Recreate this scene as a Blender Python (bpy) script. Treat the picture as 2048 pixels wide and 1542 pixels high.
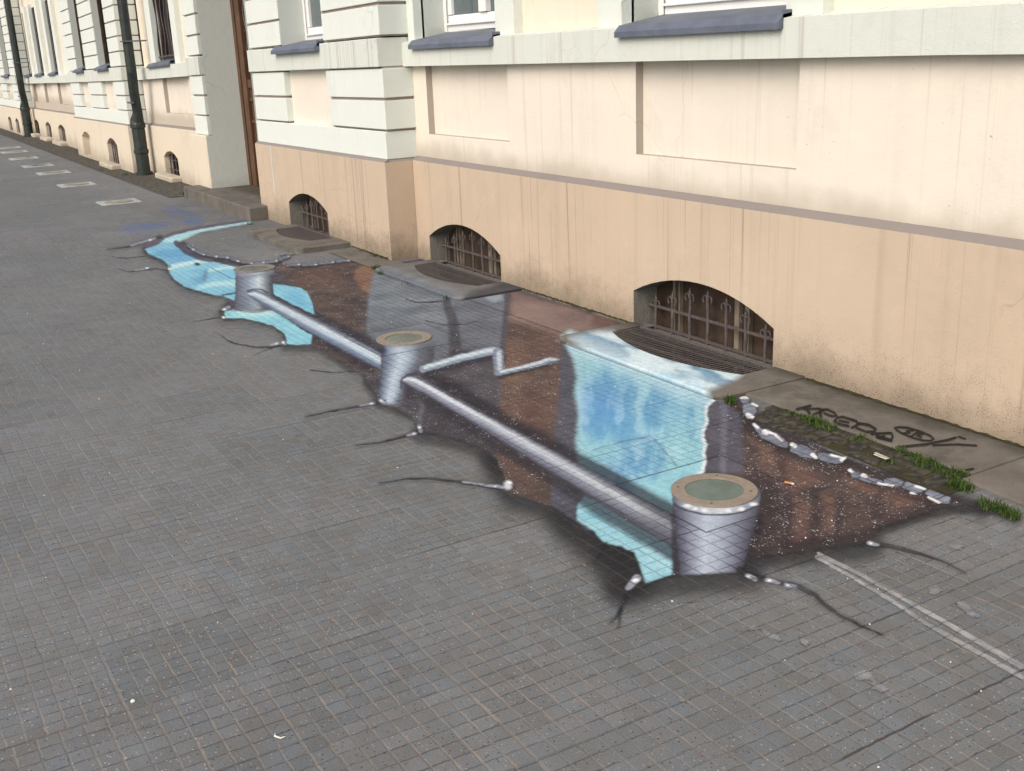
import bpy, bmesh, math, random
import numpy as np
from mathutils import Vector, Matrix
random.seed(7); np.random.seed(7)
R = math.radians
scene = bpy.context.scene
for o in list(bpy.data.objects): bpy.data.objects.remove(o)
C = scene.collection

# ---------------------------------------------------------------- camera
CAM = (0.0, -3.7284, 1.6); FPX = 2225.54
yaw, pit, rol = R(-59.77019676), R(17.30863802), R(-2.32668966)
fw = Vector((math.sin(yaw)*math.cos(pit), math.cos(yaw)*math.cos(pit), -math.sin(pit)))
r0 = Vector((math.cos(yaw), -math.sin(yaw), 0)); u0 = r0.cross(fw)
rt = r0*math.cos(rol)+u0*math.sin(rol); up = -r0*math.sin(rol)+u0*math.cos(rol)
cam = bpy.data.cameras.new('camera'); co = bpy.data.objects.new('camera', cam); C.objects.link(co)
cam.sensor_width = 36.0; cam.lens = FPX/2048*36; cam.clip_start = 0.05; cam.clip_end = 2000
co.matrix_world = Matrix(((rt.x, up.x, -fw.x, CAM[0]), (rt.y, up.y, -fw.y, CAM[1]), (rt.z, up.z, -fw.z, CAM[2]), (0, 0, 0, 1)))
scene.camera = co
scene.render.resolution_x = 1024; scene.render.resolution_y = 771

# ---------------------------------------------------------------- sky, sun, exposure
SUN_EL, SUN_AZ = 40.0, 158.0        # high soft light from the street side
w = bpy.data.worlds.new('World'); scene.world = w; w.use_nodes = True
nt = w.node_tree; bg = nt.nodes['Background']; sk = nt.nodes.new('ShaderNodeTexSky')
sk.sky_type = 'NISHITA'; sk.sun_disc = False; sk.sun_elevation = R(SUN_EL); sk.sun_rotation = R(SUN_AZ)
sk.air_density = 1.0; sk.dust_density = 5.0; sk.ozone_density = 1.0
nt.links.new(sk.outputs[0], bg.inputs[0]); bg.inputs[1].default_value = 0.12
sl = bpy.data.lights.new('sun', 'SUN'); so = bpy.data.objects.new('sun', sl); C.objects.link(so)
sl.energy = 1.15; sl.angle = R(50); sl.color = (1.0, 0.96, 0.91)
sd = Vector((math.sin(R(SUN_AZ))*math.cos(R(SUN_EL)), math.cos(R(SUN_AZ))*math.cos(R(SUN_EL)), math.sin(R(SUN_EL))))
so.rotation_euler = (-sd).to_track_quat('-Z', 'Y').to_euler(); so.location = (0, -10, 20)
vs = scene.view_settings; vs.view_transform = 'Standard'; vs.look = 'None'; vs.gamma = 1.0; vs.use_curve_mapping = False
vs.exposure = 0.46

# ---------------------------------------------------------------- helpers
def lin(c):
    return tuple(((v/255)/12.92 if v/255 <= 0.04045 else ((v/255+0.055)/1.055)**2.4) for v in c)
def tag(o, label=None, cat=None, group=None, kind=None):
    if label: o['label'] = label
    if cat: o['category'] = cat
    if group: o['group'] = group
    if kind: o['kind'] = kind
    return o
def empty(name, loc, label, cat, group=None):
    o = bpy.data.objects.new(name, None); C.objects.link(o); o.location = loc; o.empty_display_size = .1
    return tag(o, label, cat, group)

SX = np.array([-60, -26.3, -20.2, -16.2, -13.6, -10.7, -7.75, -3.0, 60.]); SZ = np.array([.60, .735, .80, .85, .90, .94, .972, 1.0, 1.0])
def zs(x): return float(np.interp(x, SX, SZ))          # the courses of the facade fall slightly along the street

class MB:
    def __init__(s): s.v = []; s.f = []
    def vert(s, p): s.v.append(tuple(p)); return len(s.v)-1
    def face(s, *pts): s.f.append([s.vert(p) for p in pts])
    def box(s, x0, x1, y0, y1, z0, z1):
        b = len(s.v)
        for z in (z0, z1):
            for (x, y) in ((x0, y0), (x1, y0), (x1, y1), (x0, y1)): s.v.append((x, y, z))
        for q in ((0, 3, 2, 1), (4, 5, 6, 7), (0, 1, 5, 4), (1, 2, 6, 5), (2, 3, 7, 6), (3, 0, 4, 7)): s.f.append([b+i for i in q])
        return s
    def prism(s, prof, x0, x1):       # profile of (y,z), counter-clockwise seen from +x, extruded along x
        n = len(prof); b = len(s.v)
        for x in (x0, x1):
            for (y, z) in prof: s.v.append((x, y, z))
        s.f.append([b+n-1-i for i in range(n)]); s.f.append([b+n+i for i in range(n)])
        for i in range(n):
            j = (i+1) % n; s.f.append([b+i, b+j, b+n+j, b+n+i])
        return s
    def tube(s, pts, rads, n=10, caps=True):
        pts = [Vector(p) for p in pts]; rings = []
        if not hasattr(rads, '__len__'): rads = [rads]*len(pts)
        ref = None
        for i, p in enumerate(pts):
            d = (pts[min(i+1, len(pts)-1)]-pts[max(i-1, 0)]).normalized()
            if ref is None: ref = d.orthogonal().normalized()
            ref = (ref-d*ref.dot(d)).normalized(); bn = d.cross(ref)
            rings.append([s.vert(p+(ref*math.cos(a)+bn*math.sin(a))*rads[i]) for a in [2*math.pi*k/n for k in range(n)]])
        for a, b in zip(rings, rings[1:]):
            for k in range(n): s.f.append([a[k], a[(k+1) % n], b[(k+1) % n], b[k]])
        if caps: s.f.append(rings[0][::-1]); s.f.append(rings[-1])
        return s
    def lathe(s, prof, c, n=24):      # prof of (r,z)
        rings = []
        for r_, z in prof: rings.append([s.vert((c[0]+r_*math.cos(a), c[1]+r_*math.sin(a), c[2]+z)) for a in [2*math.pi*k/n for k in range(n)]])
        for a, b in zip(rings, rings[1:]):
            for k in range(n): s.f.append([a[k], a[(k+1) % n], b[(k+1) % n], b[k]])
        s.f.append(rings[-1]); s.f.append(rings[0][::-1]); return s
    def build(s, name, mat, parent=None, scale=False, bevel=0.0, smooth=False):
        me = bpy.data.meshes.new(name); me.from_pydata(s.v, [], s.f); me.materials.append(mat)
        bm = bmesh.new(); bm.from_mesh(me)
        if scale:
            for xc in SX[1:-1]:
                if min(p[0] for p in s.v) < xc < max(p[0] for p in s.v):
                    bmesh.ops.bisect_plane(bm, geom=bm.verts[:]+bm.edges[:]+bm.faces[:], plane_co=(xc, 0, 0), plane_no=(1, 0, 0))
            for q in bm.verts:
                k = zs(q.co.x); q.co.z = q.co.z*k if q.co.z > .3 else q.co.z*(1+(k-1)*max(0, q.co.z)/.3)
        bmesh.ops.remove_doubles(bm, verts=bm.verts, dist=1e-5)
        bmesh.ops.recalc_face_normals(bm, faces=bm.faces) if len(bm.faces) and name in CLOSED else None
        bm.to_mesh(me); bm.free()
        if smooth:
            for p in me.polygons: p.use_smooth = True
        o = bpy.data.objects.new(name, me); C.objects.link(o)
        if parent: o.parent = parent; o.matrix_parent_inverse = Matrix.Translation(-Vector(parent.location))
        if bevel:
            m = o.modifiers.new('bevel', 'BEVEL'); m.width = bevel; m.segments = 2; m.limit_method = 'ANGLE'; m.angle_limit = R(50)
        return o
CLOSED = set()

# ---------------------------------------------------------------- material helpers
class NB:
    def __init__(s, name):
        s.m = bpy.data.materials.new(name); s.m.use_nodes = True; s.t = s.m.node_tree; s.n = s.t.nodes
        s.b = s.n['Principled BSDF']; s.b.inputs['Specular IOR Level'].default_value = 0.25; s.b.inputs['Roughness'].default_value = 0.85
    def L(s, a, b): s.t.links.new(a, b)
    def put(s, sock, v):
        if hasattr(v, 'is_output') or isinstance(v, bpy.types.NodeSocket): s.L(v, sock)
        else:
            if isinstance(v, (tuple, list)) and len(v) == 3 and sock.type == 'RGBA': v = (*v, 1)
            sock.default_value = v
    def math(s, op, a, b=None, c=None, clamp=False):
        n = s.n.new('ShaderNodeMath'); n.operation = op; n.use_clamp = clamp
        for i, v in enumerate((a, b, c)):
            if v is not None: s.put(n.inputs[i], v)
        return n.outputs[0]
    def pos(s): return s.n.new('ShaderNodeNewGeometry').outputs['Position']
    def sep(s, v):
        n = s.n.new('ShaderNodeSeparateXYZ'); s.L(v, n.inputs[0]); return n.outputs
    def comb(s, x, y, z=0.0):
        n = s.n.new('ShaderNodeCombineXYZ')
        for i, v in enumerate((x, y, z)): s.put(n.inputs[i], v)
        return n.outputs[0]
    def mapv(s, v, sc, loc=(0, 0, 0)):
        n = s.n.new('ShaderNodeMapping'); s.L(v, n.inputs[0]); n.inputs['Scale'].default_value = sc; n.inputs['Location'].default_value = loc; return n.outputs[0]
    def noise(s, v, scale, detail=2, rough=.5, col=False):
        n = s.n.new('ShaderNodeTexNoise'); s.L(v, n.inputs['Vector']); n.inputs['Scale'].default_value = scale
        n.inputs['Detail'].default_value = detail; n.inputs['Roughness'].default_value = rough; return n.outputs[1 if col else 0]
    def vor(s, v, scale, out='Distance'):
        n = s.n.new('ShaderNodeTexVoronoi'); s.L(v, n.inputs['Vector']); n.inputs['Scale'].default_value = scale; return n.outputs[out]
    def white(s, v, col=False):
        n = s.n.new('ShaderNodeTexWhiteNoise'); n.noise_dimensions = '3D'; s.L(v, n.inputs['Vector']); return n.outputs['Color' if col else 'Value']
    def ss(s, v, a, b, lo=0.0, hi=1.0):
        n = s.n.new('ShaderNodeMapRange'); n.interpolation_type = 'SMOOTHSTEP'; s.put(n.inputs[0], v)
        n.inputs[1].default_value = a; n.inputs[2].default_value = b; n.inputs[3].default_value = lo; n.inputs[4].default_value = hi; return n.outputs[0]
    def mix(s, f, a, b, mode='MIX'):
        n = s.n.new('ShaderNodeMix'); n.data_type = 'RGBA'; n.blend_type = mode; s.put(n.inputs[0], f); s.put(n.inputs[6], a); s.put(n.inputs[7], b); return n.outputs[2]
    def attr(s, name):
        n = s.n.new('ShaderNodeAttribute'); n.attribute_name = name; return n.outputs
    def bump(s, h, dist, strength=1.0):
        n = s.n.new('ShaderNodeBump'); s.put(n.inputs['Height'], h); n.inputs['Distance'].default_value = dist; n.inputs['Strength'].default_value = strength
        s.L(n.outputs[0], s.b.inputs['Normal']); return n
    def color(s, c): s.put(s.b.inputs['Base Color'], c)
    def rough(s, c): s.put(s.b.inputs['Roughness'], c)
def g3(v): return (v, v, v)

def plaster(name, col, streak=0.0, ground=0.0, grain=1.0, streakcol=(0.20, 0.16, 0.14), blot=.5, lowz=0.0, fine=0.0):
    m = NB(name); P = m.pos(); x, y, z = m.sep(P)
    c = m.mix(m.ss(m.noise(P, 1.3, 4, .6), .35, .7, 0, .35*blot), col, tuple(v*.82 for v in col))
    c = m.mix(m.ss(m.noise(P, 6, 3, .7), .5, .72, 0, .25*blot), c, tuple(min(1, v*1.12) for v in col))
    if streak:
        sv = m.mapv(P, (26, 3, 0.25)); n1 = m.noise(sv, 1.0, 3, .75)
        gate = m.ss(m.noise(m.mapv(P, (1.6, 1, .2)), 1.0, 2, .5), .36, .56)
        c = m.mix(m.math('MULTIPLY', m.ss(n1, .55, .70, 0, streak), gate), c, streakcol)
        n2 = m.noise(m.mapv(P, (7, 1, .12)), 1.0, 3, .6)
        c = m.mix(m.ss(n2, .5, .75, 0, streak*.5), c, tuple(v*.7 for v in col))
        n3 = m.noise(m.mapv(P, (60, 3, .10), (3, 0, 0)), 1.0, 1, .5)
        c = m.mix(m.math('MULTIPLY', m.ss(n3, .70, .735, 0, fine), m.ss(m.noise(m.mapv(P, (.9, 1, .1), (5, 0, 0)), 1.0, 1, .5), .44, .54)), c, (.10, .085, .08))
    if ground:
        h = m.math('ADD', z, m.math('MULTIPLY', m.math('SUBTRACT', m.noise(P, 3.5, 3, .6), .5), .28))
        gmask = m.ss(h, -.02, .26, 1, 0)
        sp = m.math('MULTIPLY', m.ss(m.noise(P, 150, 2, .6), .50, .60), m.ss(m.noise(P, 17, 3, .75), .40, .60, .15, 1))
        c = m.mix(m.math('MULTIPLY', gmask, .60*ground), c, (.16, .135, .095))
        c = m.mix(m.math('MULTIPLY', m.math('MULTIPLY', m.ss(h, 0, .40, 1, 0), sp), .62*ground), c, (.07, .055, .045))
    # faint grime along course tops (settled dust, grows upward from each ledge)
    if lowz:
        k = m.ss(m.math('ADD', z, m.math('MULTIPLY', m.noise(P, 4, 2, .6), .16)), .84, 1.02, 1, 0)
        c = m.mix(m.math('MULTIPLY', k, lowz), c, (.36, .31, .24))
    sp2 = m.math('MULTIPLY', m.ss(m.noise(P, 48, 2, .6), .74, .77), m.ss(m.noise(P, 3.1, 2, .5), .45, .6)); c = m.mix(m.math('MULTIPLY', sp2, .6), c, (.13, .10, .08))
    vo = m.n.new('ShaderNodeTexVoronoi'); vo.feature = 'DISTANCE_TO_EDGE'; wv = m.n.new('ShaderNodeVectorMath'); wv.operation = 'MULTIPLY_ADD'; m.L(m.noise(P, 2.6, 3, .55, col=True), wv.inputs[0]); wv.inputs[1].default_value = (.28, .28, .28); m.L(P, wv.inputs[2]); m.L(wv.outputs[0], vo.inputs['Vector']); vo.inputs['Scale'].default_value = 1.3
    crk = m.math('MULTIPLY', m.ss(vo.outputs[0], .001, .0045, 1, 0), m.ss(m.noise(P, 1.1, 2, .5), .57, .64)); c = m.mix(m.math('MULTIPLY', crk, .22), c, (.16, .13, .11))
    c = m.mix(m.ss(m.noise(m.mapv(P, (1, 1, 1), (9, 2, 4)), 2.1, 4, .7), .58, .66, 0, .10), c, tuple(v*.6 for v in col))
    m.color(c)
    hh = m.math('ADD', m.math('MULTIPLY', m.noise(P, 130, 3, .65), .6), m.math('MULTIPLY', m.noise(P, 14, 3, .6), 1.4))
    m.bump(hh, .004*grain, .55)
    return m.m

def simple(name, col, rough=.7, metal=0.0, noisy=.25, scale=18, bump=.0015, spec=.3, col2=None):
    m = NB(name); P = m.pos(); n = m.noise(P, scale, 4, .65)
    m.color(m.mix(m.ss(n, .35, .68, 0, noisy if col2 is None else 1), col, col2 or tuple(v*.45 for v in col)))
    m.rough(rough); m.b.inputs['Metallic'].default_value = metal; m.b.inputs['Specular IOR Level'].default_value = spec
    if bump: m.bump(n, bump, .8)
    return m.m

def ground_nodes(m, concrete=False, paint=False):
    """paving slabs of 38 cm with 8 x 8 nubs, worn concrete, and sprayed paint on top"""
    P = m.pos(); x, y, z = m.sep(P)
    wob = m.sep(m.noise(m.mapv(P, (1, 1, 0)), 1.1, 1, .5, col=True)); wf = m.sep(m.noise(m.mapv(P, (1, 1, 0)), 26, 2, .6, col=True))
    def warp(c, a, b): return m.math('ADD', m.math('ADD', c, m.math('MULTIPLY', m.math('SUBTRACT', a, .5), .03)), m.math('MULTIPLY', m.math('SUBTRACT', b, .5), .009))
    u = m.math('DIVIDE', m.math('ADD', warp(x, wob[0], wf[0]), 2.655), .38)
    v = m.math('DIVIDE', m.math('ADD', warp(y, wob[1], wf[1]), 2.60), .38)
    cu, cv = m.math('FLOOR', u), m.math('FLOOR', v)
    cell = m.comb(cu, cv, 1.0); rnd = m.white(cell); rc = m.sep(m.white(cell, col=True))
    pu, pv = m.math('PINGPONG', u, .5), m.math('PINGPONG', v, .5)
    nub_n = m.math('SUBTRACT', 8, m.math('GREATER_THAN', cu, -.5)); nu = m.math('ADD', m.math('MULTIPLY', u, nub_n), m.math('MULTIPLY', m.math('SUBTRACT', rc[0], .5), .16)); nv = m.math('ADD', m.math('MULTIPLY', v, nub_n), m.math('MULTIPLY', m.math('SUBTRACT', rc[1], .5), .16))
    du, dv = m.math('PINGPONG', nu, .5), m.math('PINGPONG', nv, .5)
    wear = m.noise(P, 9, 3, .7); worn = m.ss(m.noise(P, .9, 2, .6), .35, .65)
    wid = m.math('MULTIPLY_ADD', wear, .07, .012); wid2 = m.math('MULTIPLY_ADD', wear, .06, .004)
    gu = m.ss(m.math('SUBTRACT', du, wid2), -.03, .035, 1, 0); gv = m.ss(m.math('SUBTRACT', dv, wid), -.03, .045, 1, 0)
    ju = m.ss(pu, .004, .014, 1, 0); jv = m.math('MULTIPLY', m.ss(pv, .004, .016, 1, 0), .35)
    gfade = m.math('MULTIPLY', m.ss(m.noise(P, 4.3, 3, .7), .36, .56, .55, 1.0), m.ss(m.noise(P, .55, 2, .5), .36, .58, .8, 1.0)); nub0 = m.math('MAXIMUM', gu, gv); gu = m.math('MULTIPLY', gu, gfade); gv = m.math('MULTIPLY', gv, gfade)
    nub = m.math('MAXIMUM', gu, gv); joint = m.math('MAXIMUM', ju, jv)
    n1 = m.noise(P, .8, 3, .6); n2 = m.noise(P, 7, 3, .65); n3 = m.noise(P, 210, 2, .6)
    nubr = m.white(m.comb(m.math('FLOOR', nu), m.math('FLOOR', nv), 2.0))
    val = m.math('ADD', .142, m.math('MULTIPLY', m.math('SUBTRACT', rnd, .5), .020))
    val = m.math('ADD', val, m.math('MULTIPLY', m.math('SUBTRACT', nubr, .5), .020))
    val = m.math('ADD', val, m.math('MULTIPLY', m.math('SUBTRACT', n1, .5), .07)); val = m.math('ADD', val, m.math('MULTIPLY', m.math('SUBTRACT', n2, .5), .07))
    val = m.math('ADD', val, m.math('MULTIPLY', m.math('SUBTRACT', n3, .5), .15))
    tint = m.mix(m.ss(n2, .3, .7), (.97, 1.0, 1.0), (.88, 1.0, 1.12)); tint = m.mix(m.math('MULTIPLY', rnd, .3), tint, (1.02, .97, .97))
    tile = m.mix(1.0, m.comb(val, val, val), tint, 'MULTIPLY')
    tile = m.mix(m.ss(m.noise(P, 38, 3, .7), .38, .62), m.mix(1.0, tile, (.94, 1.0, 1.01), 'MULTIPLY'), m.mix(1.0, tile, (1.06, 1.0, .99), 'MULTIPLY'))
    vo = m.vor(P, 120); vc = m.sep(m.vor(P, 120, 'Color'))
    tile = m.mix(m.math('MULTIPLY', m.math('MULTIPLY', m.ss(vo, .22, .34, 1, 0), m.math('GREATER_THAN', vc[0], .88)), m.ss(worn, 0, 1, .35, .8)), tile, (.42, .41, .39))
    tile = m.mix(m.math('MULTIPLY', m.math('MULTIPLY', m.ss(vo, .25, .38, 1, 0), m.math('LESS_THAN', vc[1], .10)), .8), tile, (.022, .022, .025))
    sand = m.mix(m.ss(m.noise(P, 5, 3, .7), .35, .62), (.130, .120, .107), (.235, .207, .172))
    gcol_v = m.mix(m.math('MULTIPLY', gv, m.ss(wear, .3, .6, .35, .8)), tile, sand); c = m.mix(m.math('MULTIPLY', gu, m.math('MULTIPLY', m.math('SUBTRACT', 1, gv), m.ss(wear, .3, .65, .85, .4))), gcol_v, m.mix(m.ss(m.noise(P, 3, 2, .6), .5, .75, .0, .7), (.036, .036, .040), sand))  # grooves along y tinted dark: shading of their relief put into the colour
    jm = m.math('MULTIPLY', joint, m.ss(m.noise(P, 1.7, 3, .7), .52, .64, .0, .85)); c = m.mix(jm, c, (.045, .040, .036))
    hgt = m.math('SUBTRACT', 1, m.math('MAXIMUM', m.math('MAXIMUM', m.math('MULTIPLY', gu, .60), m.math('MULTIPLY', gv, .30)), m.math('MULTIPLY', joint, .8)))
    # smooth concrete
    cn = m.noise(P, 5, 5, .7); cv2 = m.math('ADD', .125, m.math('MULTIPLY', m.math('SUBTRACT', cn, .5), .16)); cv2 = m.math('ADD', cv2, m.math('MULTIPLY', m.math('SUBTRACT', n3, .5), .07))
    conc = m.mix(1.0, m.comb(cv2, cv2, cv2), (1.08, 1.0, .88), 'MULTIPLY')
    conc = m.mix(m.math('MULTIPLY', m.ss(vo, .2, .3, 1, 0), m.math('MULTIPLY', m.math('LESS_THAN', vc[1], .08), .6)), conc, (.03, .03, .03))
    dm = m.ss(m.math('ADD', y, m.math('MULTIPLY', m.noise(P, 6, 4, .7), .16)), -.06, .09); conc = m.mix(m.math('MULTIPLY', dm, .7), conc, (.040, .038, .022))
    conc = m.mix(m.ss(m.noise(P, 3.3, 5, .75), .52, .66, 0, .5), conc, (.055, .052, .045))
    hc = m.math('ADD', m.math('MULTIPLY', cn, .6), m.math('MULTIPLY', n3, .25))
    if concrete: base, H, sm = conc, hc, None
    else: base, H, sm = c, hgt, None
    groove = nub
    if paint:
        A = m.attr('paint'); S = m.attr('smooth_area')[2]; K = m.attr('speck')[2]
        base = m.mix(S, c, conc); groove = m.math('MULTIPLY', m.math('MAXIMUM', nub0, joint), m.math('SUBTRACT', 1, S))
        mm = m.n.new('ShaderNodeMix'); mm.data_type = 'FLOAT'; m.L(S, mm.inputs[0]); m.L(hgt, mm.inputs[2]); m.L(hc, mm.inputs[3]); H = mm.outputs[0]
        if concrete: base, H, groove = conc, hc, 0.0
        g = m.math('MULTIPLY_ADD', n3, .5, .75); gg = m.math('MULTIPLY', g, m.math('MULTIPLY_ADD', m.noise(P, 34, 4, .8), .9, .55))
        pc = m.mix(1.0, A['Color'], m.comb(gg, gg, gg), 'MULTIPLY')
        PW = m.n.new('ShaderNodeVectorMath'); PW.operation = 'MULTIPLY_ADD'; m.L(m.noise(P, 60, 2, .6, col=True), PW.inputs[0]); PW.inputs[1].default_value = (.02, .02, .0); m.L(P, PW.inputs[2]); PW = PW.outputs[0]
        vcc = m.sep(m.vor(PW, 130, 'Color')); dens = m.math('MULTIPLY', K, m.ss(m.noise(P, 9, 5, .75), .47, .63, .03, 1.0))
        dots = m.math('MULTIPLY', m.ss(m.math('ADD', m.vor(PW, 130), m.math('MULTIPLY', vcc[0], .25)), .30, .42, 1, 0), m.math('LESS_THAN', vcc[2], dens))
        pc = m.mix(m.math('MULTIPLY', dots, m.math('MULTIPLY_ADD', vcc[1], .6, .35)), pc, (.62, .60, .64))
        al = A['Alpha']; al = m.math('MULTIPLY', al, m.math('SUBTRACT', 1, m.math('MULTIPLY', groove, .25)))
        thin = m.ss(m.noise(P, 60, 3, .75), .60, .74, 1, .55); al = m.math('MULTIPLY', al, thin)
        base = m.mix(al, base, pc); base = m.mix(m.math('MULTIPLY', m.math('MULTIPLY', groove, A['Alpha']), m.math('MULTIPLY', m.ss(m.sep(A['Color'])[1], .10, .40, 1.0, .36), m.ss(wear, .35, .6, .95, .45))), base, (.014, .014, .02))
    m.color(base); m.bump(m.math('ADD', H, m.math('MULTIPLY', n3, .18)), .0045, .8)
    m.rough(m.ss(n2, .3, .7, .66, .88)); m.b.inputs['Specular IOR Level'].default_value = .28

def ground_mat(name, **k):
    m = NB(name); ground_nodes(m, **k); return m.m
M = {}
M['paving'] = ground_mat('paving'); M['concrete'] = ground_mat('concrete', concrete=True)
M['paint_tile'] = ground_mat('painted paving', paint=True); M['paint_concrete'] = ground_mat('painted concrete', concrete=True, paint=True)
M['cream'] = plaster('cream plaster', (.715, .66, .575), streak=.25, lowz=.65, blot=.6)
M['cream_low'] = plaster('cream panel plaster', (.74, .66, .55), streak=.10, lowz=.4)
M['white'] = plaster('white plaster', (.655, .70, .655), streak=.06, blot=.35)
M['course'] = plaster('course plaster', (.60, .635, .585), streak=.5, blot=.6, fine=.75, streakcol=(.36, .31, .27))
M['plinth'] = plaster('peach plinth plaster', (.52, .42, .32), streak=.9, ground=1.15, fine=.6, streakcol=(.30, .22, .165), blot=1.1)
M['plinth_far'] = plaster('pale plinth plaster', (.66, .59, .475), streak=.2, ground=.7)
M['panel_side'] = plaster('panel side plaster', (.40, .355, .315), streak=.2)  # shade of the narrow recess put into the colour, darker than the wall
M['ledge'] = plaster('dusty ledge plaster', (.235, .21, .195), streak=.2)
M['groove'] = plaster('groove plaster', (.36, .29, .26), blot=.3)
M['reveal'] = plaster('grey green plaster', (.56, .60, .56), ground=.5, blot=.5)
M['old'] = plaster('old cracked plaster', (.22, .22, .20), ground=.6, blot=2.0, grain=3)
M['zinc'] = simple('painted sheet metal', (.125, .145, .19), .5, .0, .45, 6, .0006, .4)
M['frame'] = simple('white window frame', (.80, .81, .80), .35, 0, .08, 8, .0003, .5)
M['iron'] = simple('rusty iron', (.072, .062, .066), .6, .1, 1, 40, .002, .5, (.115, .092, .085))
M['grate'] = simple('grate iron', (.10, .095, .10), .55, .1, 1, 40, .001, .5, (.15, .125, .11))
M['wood'] = simple('varnished door wood', (.105, .052, .026), .45, 0, .6, 7, .001, .45)
M['board'] = simple('brown board', (.070, .048, .036), .8, 0, .7, 9, .001, .2)
M['paleboard'] = simple('pale board', (.215, .185, .145), .8, 0, .6, 9, .001, .2)
M['pipe'] = simple('dark green pipe paint', (.030, .040, .038), .45, 0, .7, 14, .001, .4)
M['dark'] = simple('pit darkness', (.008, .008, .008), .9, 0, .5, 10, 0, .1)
M['ring'] = simple('sandy metal ring', (.275, .235, .195), .55, .25, .35, 60, .0006, .4)
M['lens'] = simple('frosted green glass', (.075, .125, .115), .22, 0, .5, 14, 0, .5)
M['grass'] = simple('weed green', (.022, .060, .008), .75, 0, 1, 60, 0, .15, (.075, .105, .028))
M['moss'] = simple('mossy soil', (.035, .032, .022), .95, 0, 1, 12, .01, .1, (.055, .052, .022))
M['cobble'] = simple('dark cobble', (.020, .019, .019), .85, 0, 1, 26, .003, .25, (.070, .065, .052))
M['paper'] = simple('white litter', (.70, .68, .62), .8)
M['orange'] = simple('orange filter', (.62, .25, .08), .8)
def glassmat():
    m = NB('window glass'); m.color((.10, .125, .135)); m.rough(.06); m.b.inputs['Specular IOR Level'].default_value = .6; return m.m
M['glass'] = glassmat()
def glassdark():
    m = NB('dark window glass'); m.color((.008, .007, .010)); m.rough(.25); m.b.inputs['Specular IOR Level'].default_value = .2; return m.m
M['glassdark'] = glassdark()

# ---------------------------------------------------------------- the building
LB = (-9.0, 0.0, 0.0)
bld = empty('building', LB, 'long cream and white plastered townhouse facade along the pavement', 'building')
ZT = 3.4                                                     # top of the tall windows
TOP = 9.0
def arch(xa, xb, sp, cr, n=14):
    out = []; h = cr-sp; cx, hw = (xa+xb)/2, (xb-xa)/2
    for i in range(n+1):
        t = -1+2*i/n; Rr = (hw*hw+h*h)/(2*h) if h > 1e-4 else 0
        z = cr-(Rr-math.sqrt(max(0, Rr*Rr-(t*hw)**2))) if h > 1e-4 else sp
        out.append((cx+t*hw, z))
    return out
def wall(mb, x0, x1, z0, z1, y, opens, rv=None, depth=.15, floor=True, breaks=()):
    """front sheet at y with openings (xa,xb,za,spring,crown[,depth]); reveals go into rv"""
    X = x0
    for op in sorted(opens):
        xa, xb, za, sp, cr = op[:5]; d = op[5] if len(op) > 5 else depth
        if xa > X: mb.face((X, y, z0), (xa, y, z0), (xa, y, z1), (X, y, z1))
        a = arch(xa, xb, sp, cr, 14 if cr > sp+1e-4 else 1); rv_ = MB(); rv.append(rv_)
        for (p, q) in zip(a, a[1:]):
            mb.face((p[0], y, p[1]), (q[0], y, q[1]), (q[0], y, z1), (p[0], y, z1))
            rv_.face((p[0], y, p[1]), (p[0], y+d, p[1]), (q[0], y+d, q[1]), (q[0], y, q[1]))
        if za > z0+1e-4: mb.face((xa, y, z0), (xb, y, z0), (xb, y, za), (xa, y, za))
        rv_.face((xa, y, za), (xa, y+d, za), (xa, y+d, sp), (xa, y, sp))
        rv_.face((xb, y, za), (xb, y, sp), (xb, y+d, sp), (xb, y+d, za))
        if floor: rv_.face((xa, y, za), (xb, y, za), (xb, y+d, za), (xa, y+d, za))
        X = xb
    if x1 > X: mb.face((X, y, z0), (x1, y, z0), (x1, y, z1), (X, y, z1))

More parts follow.
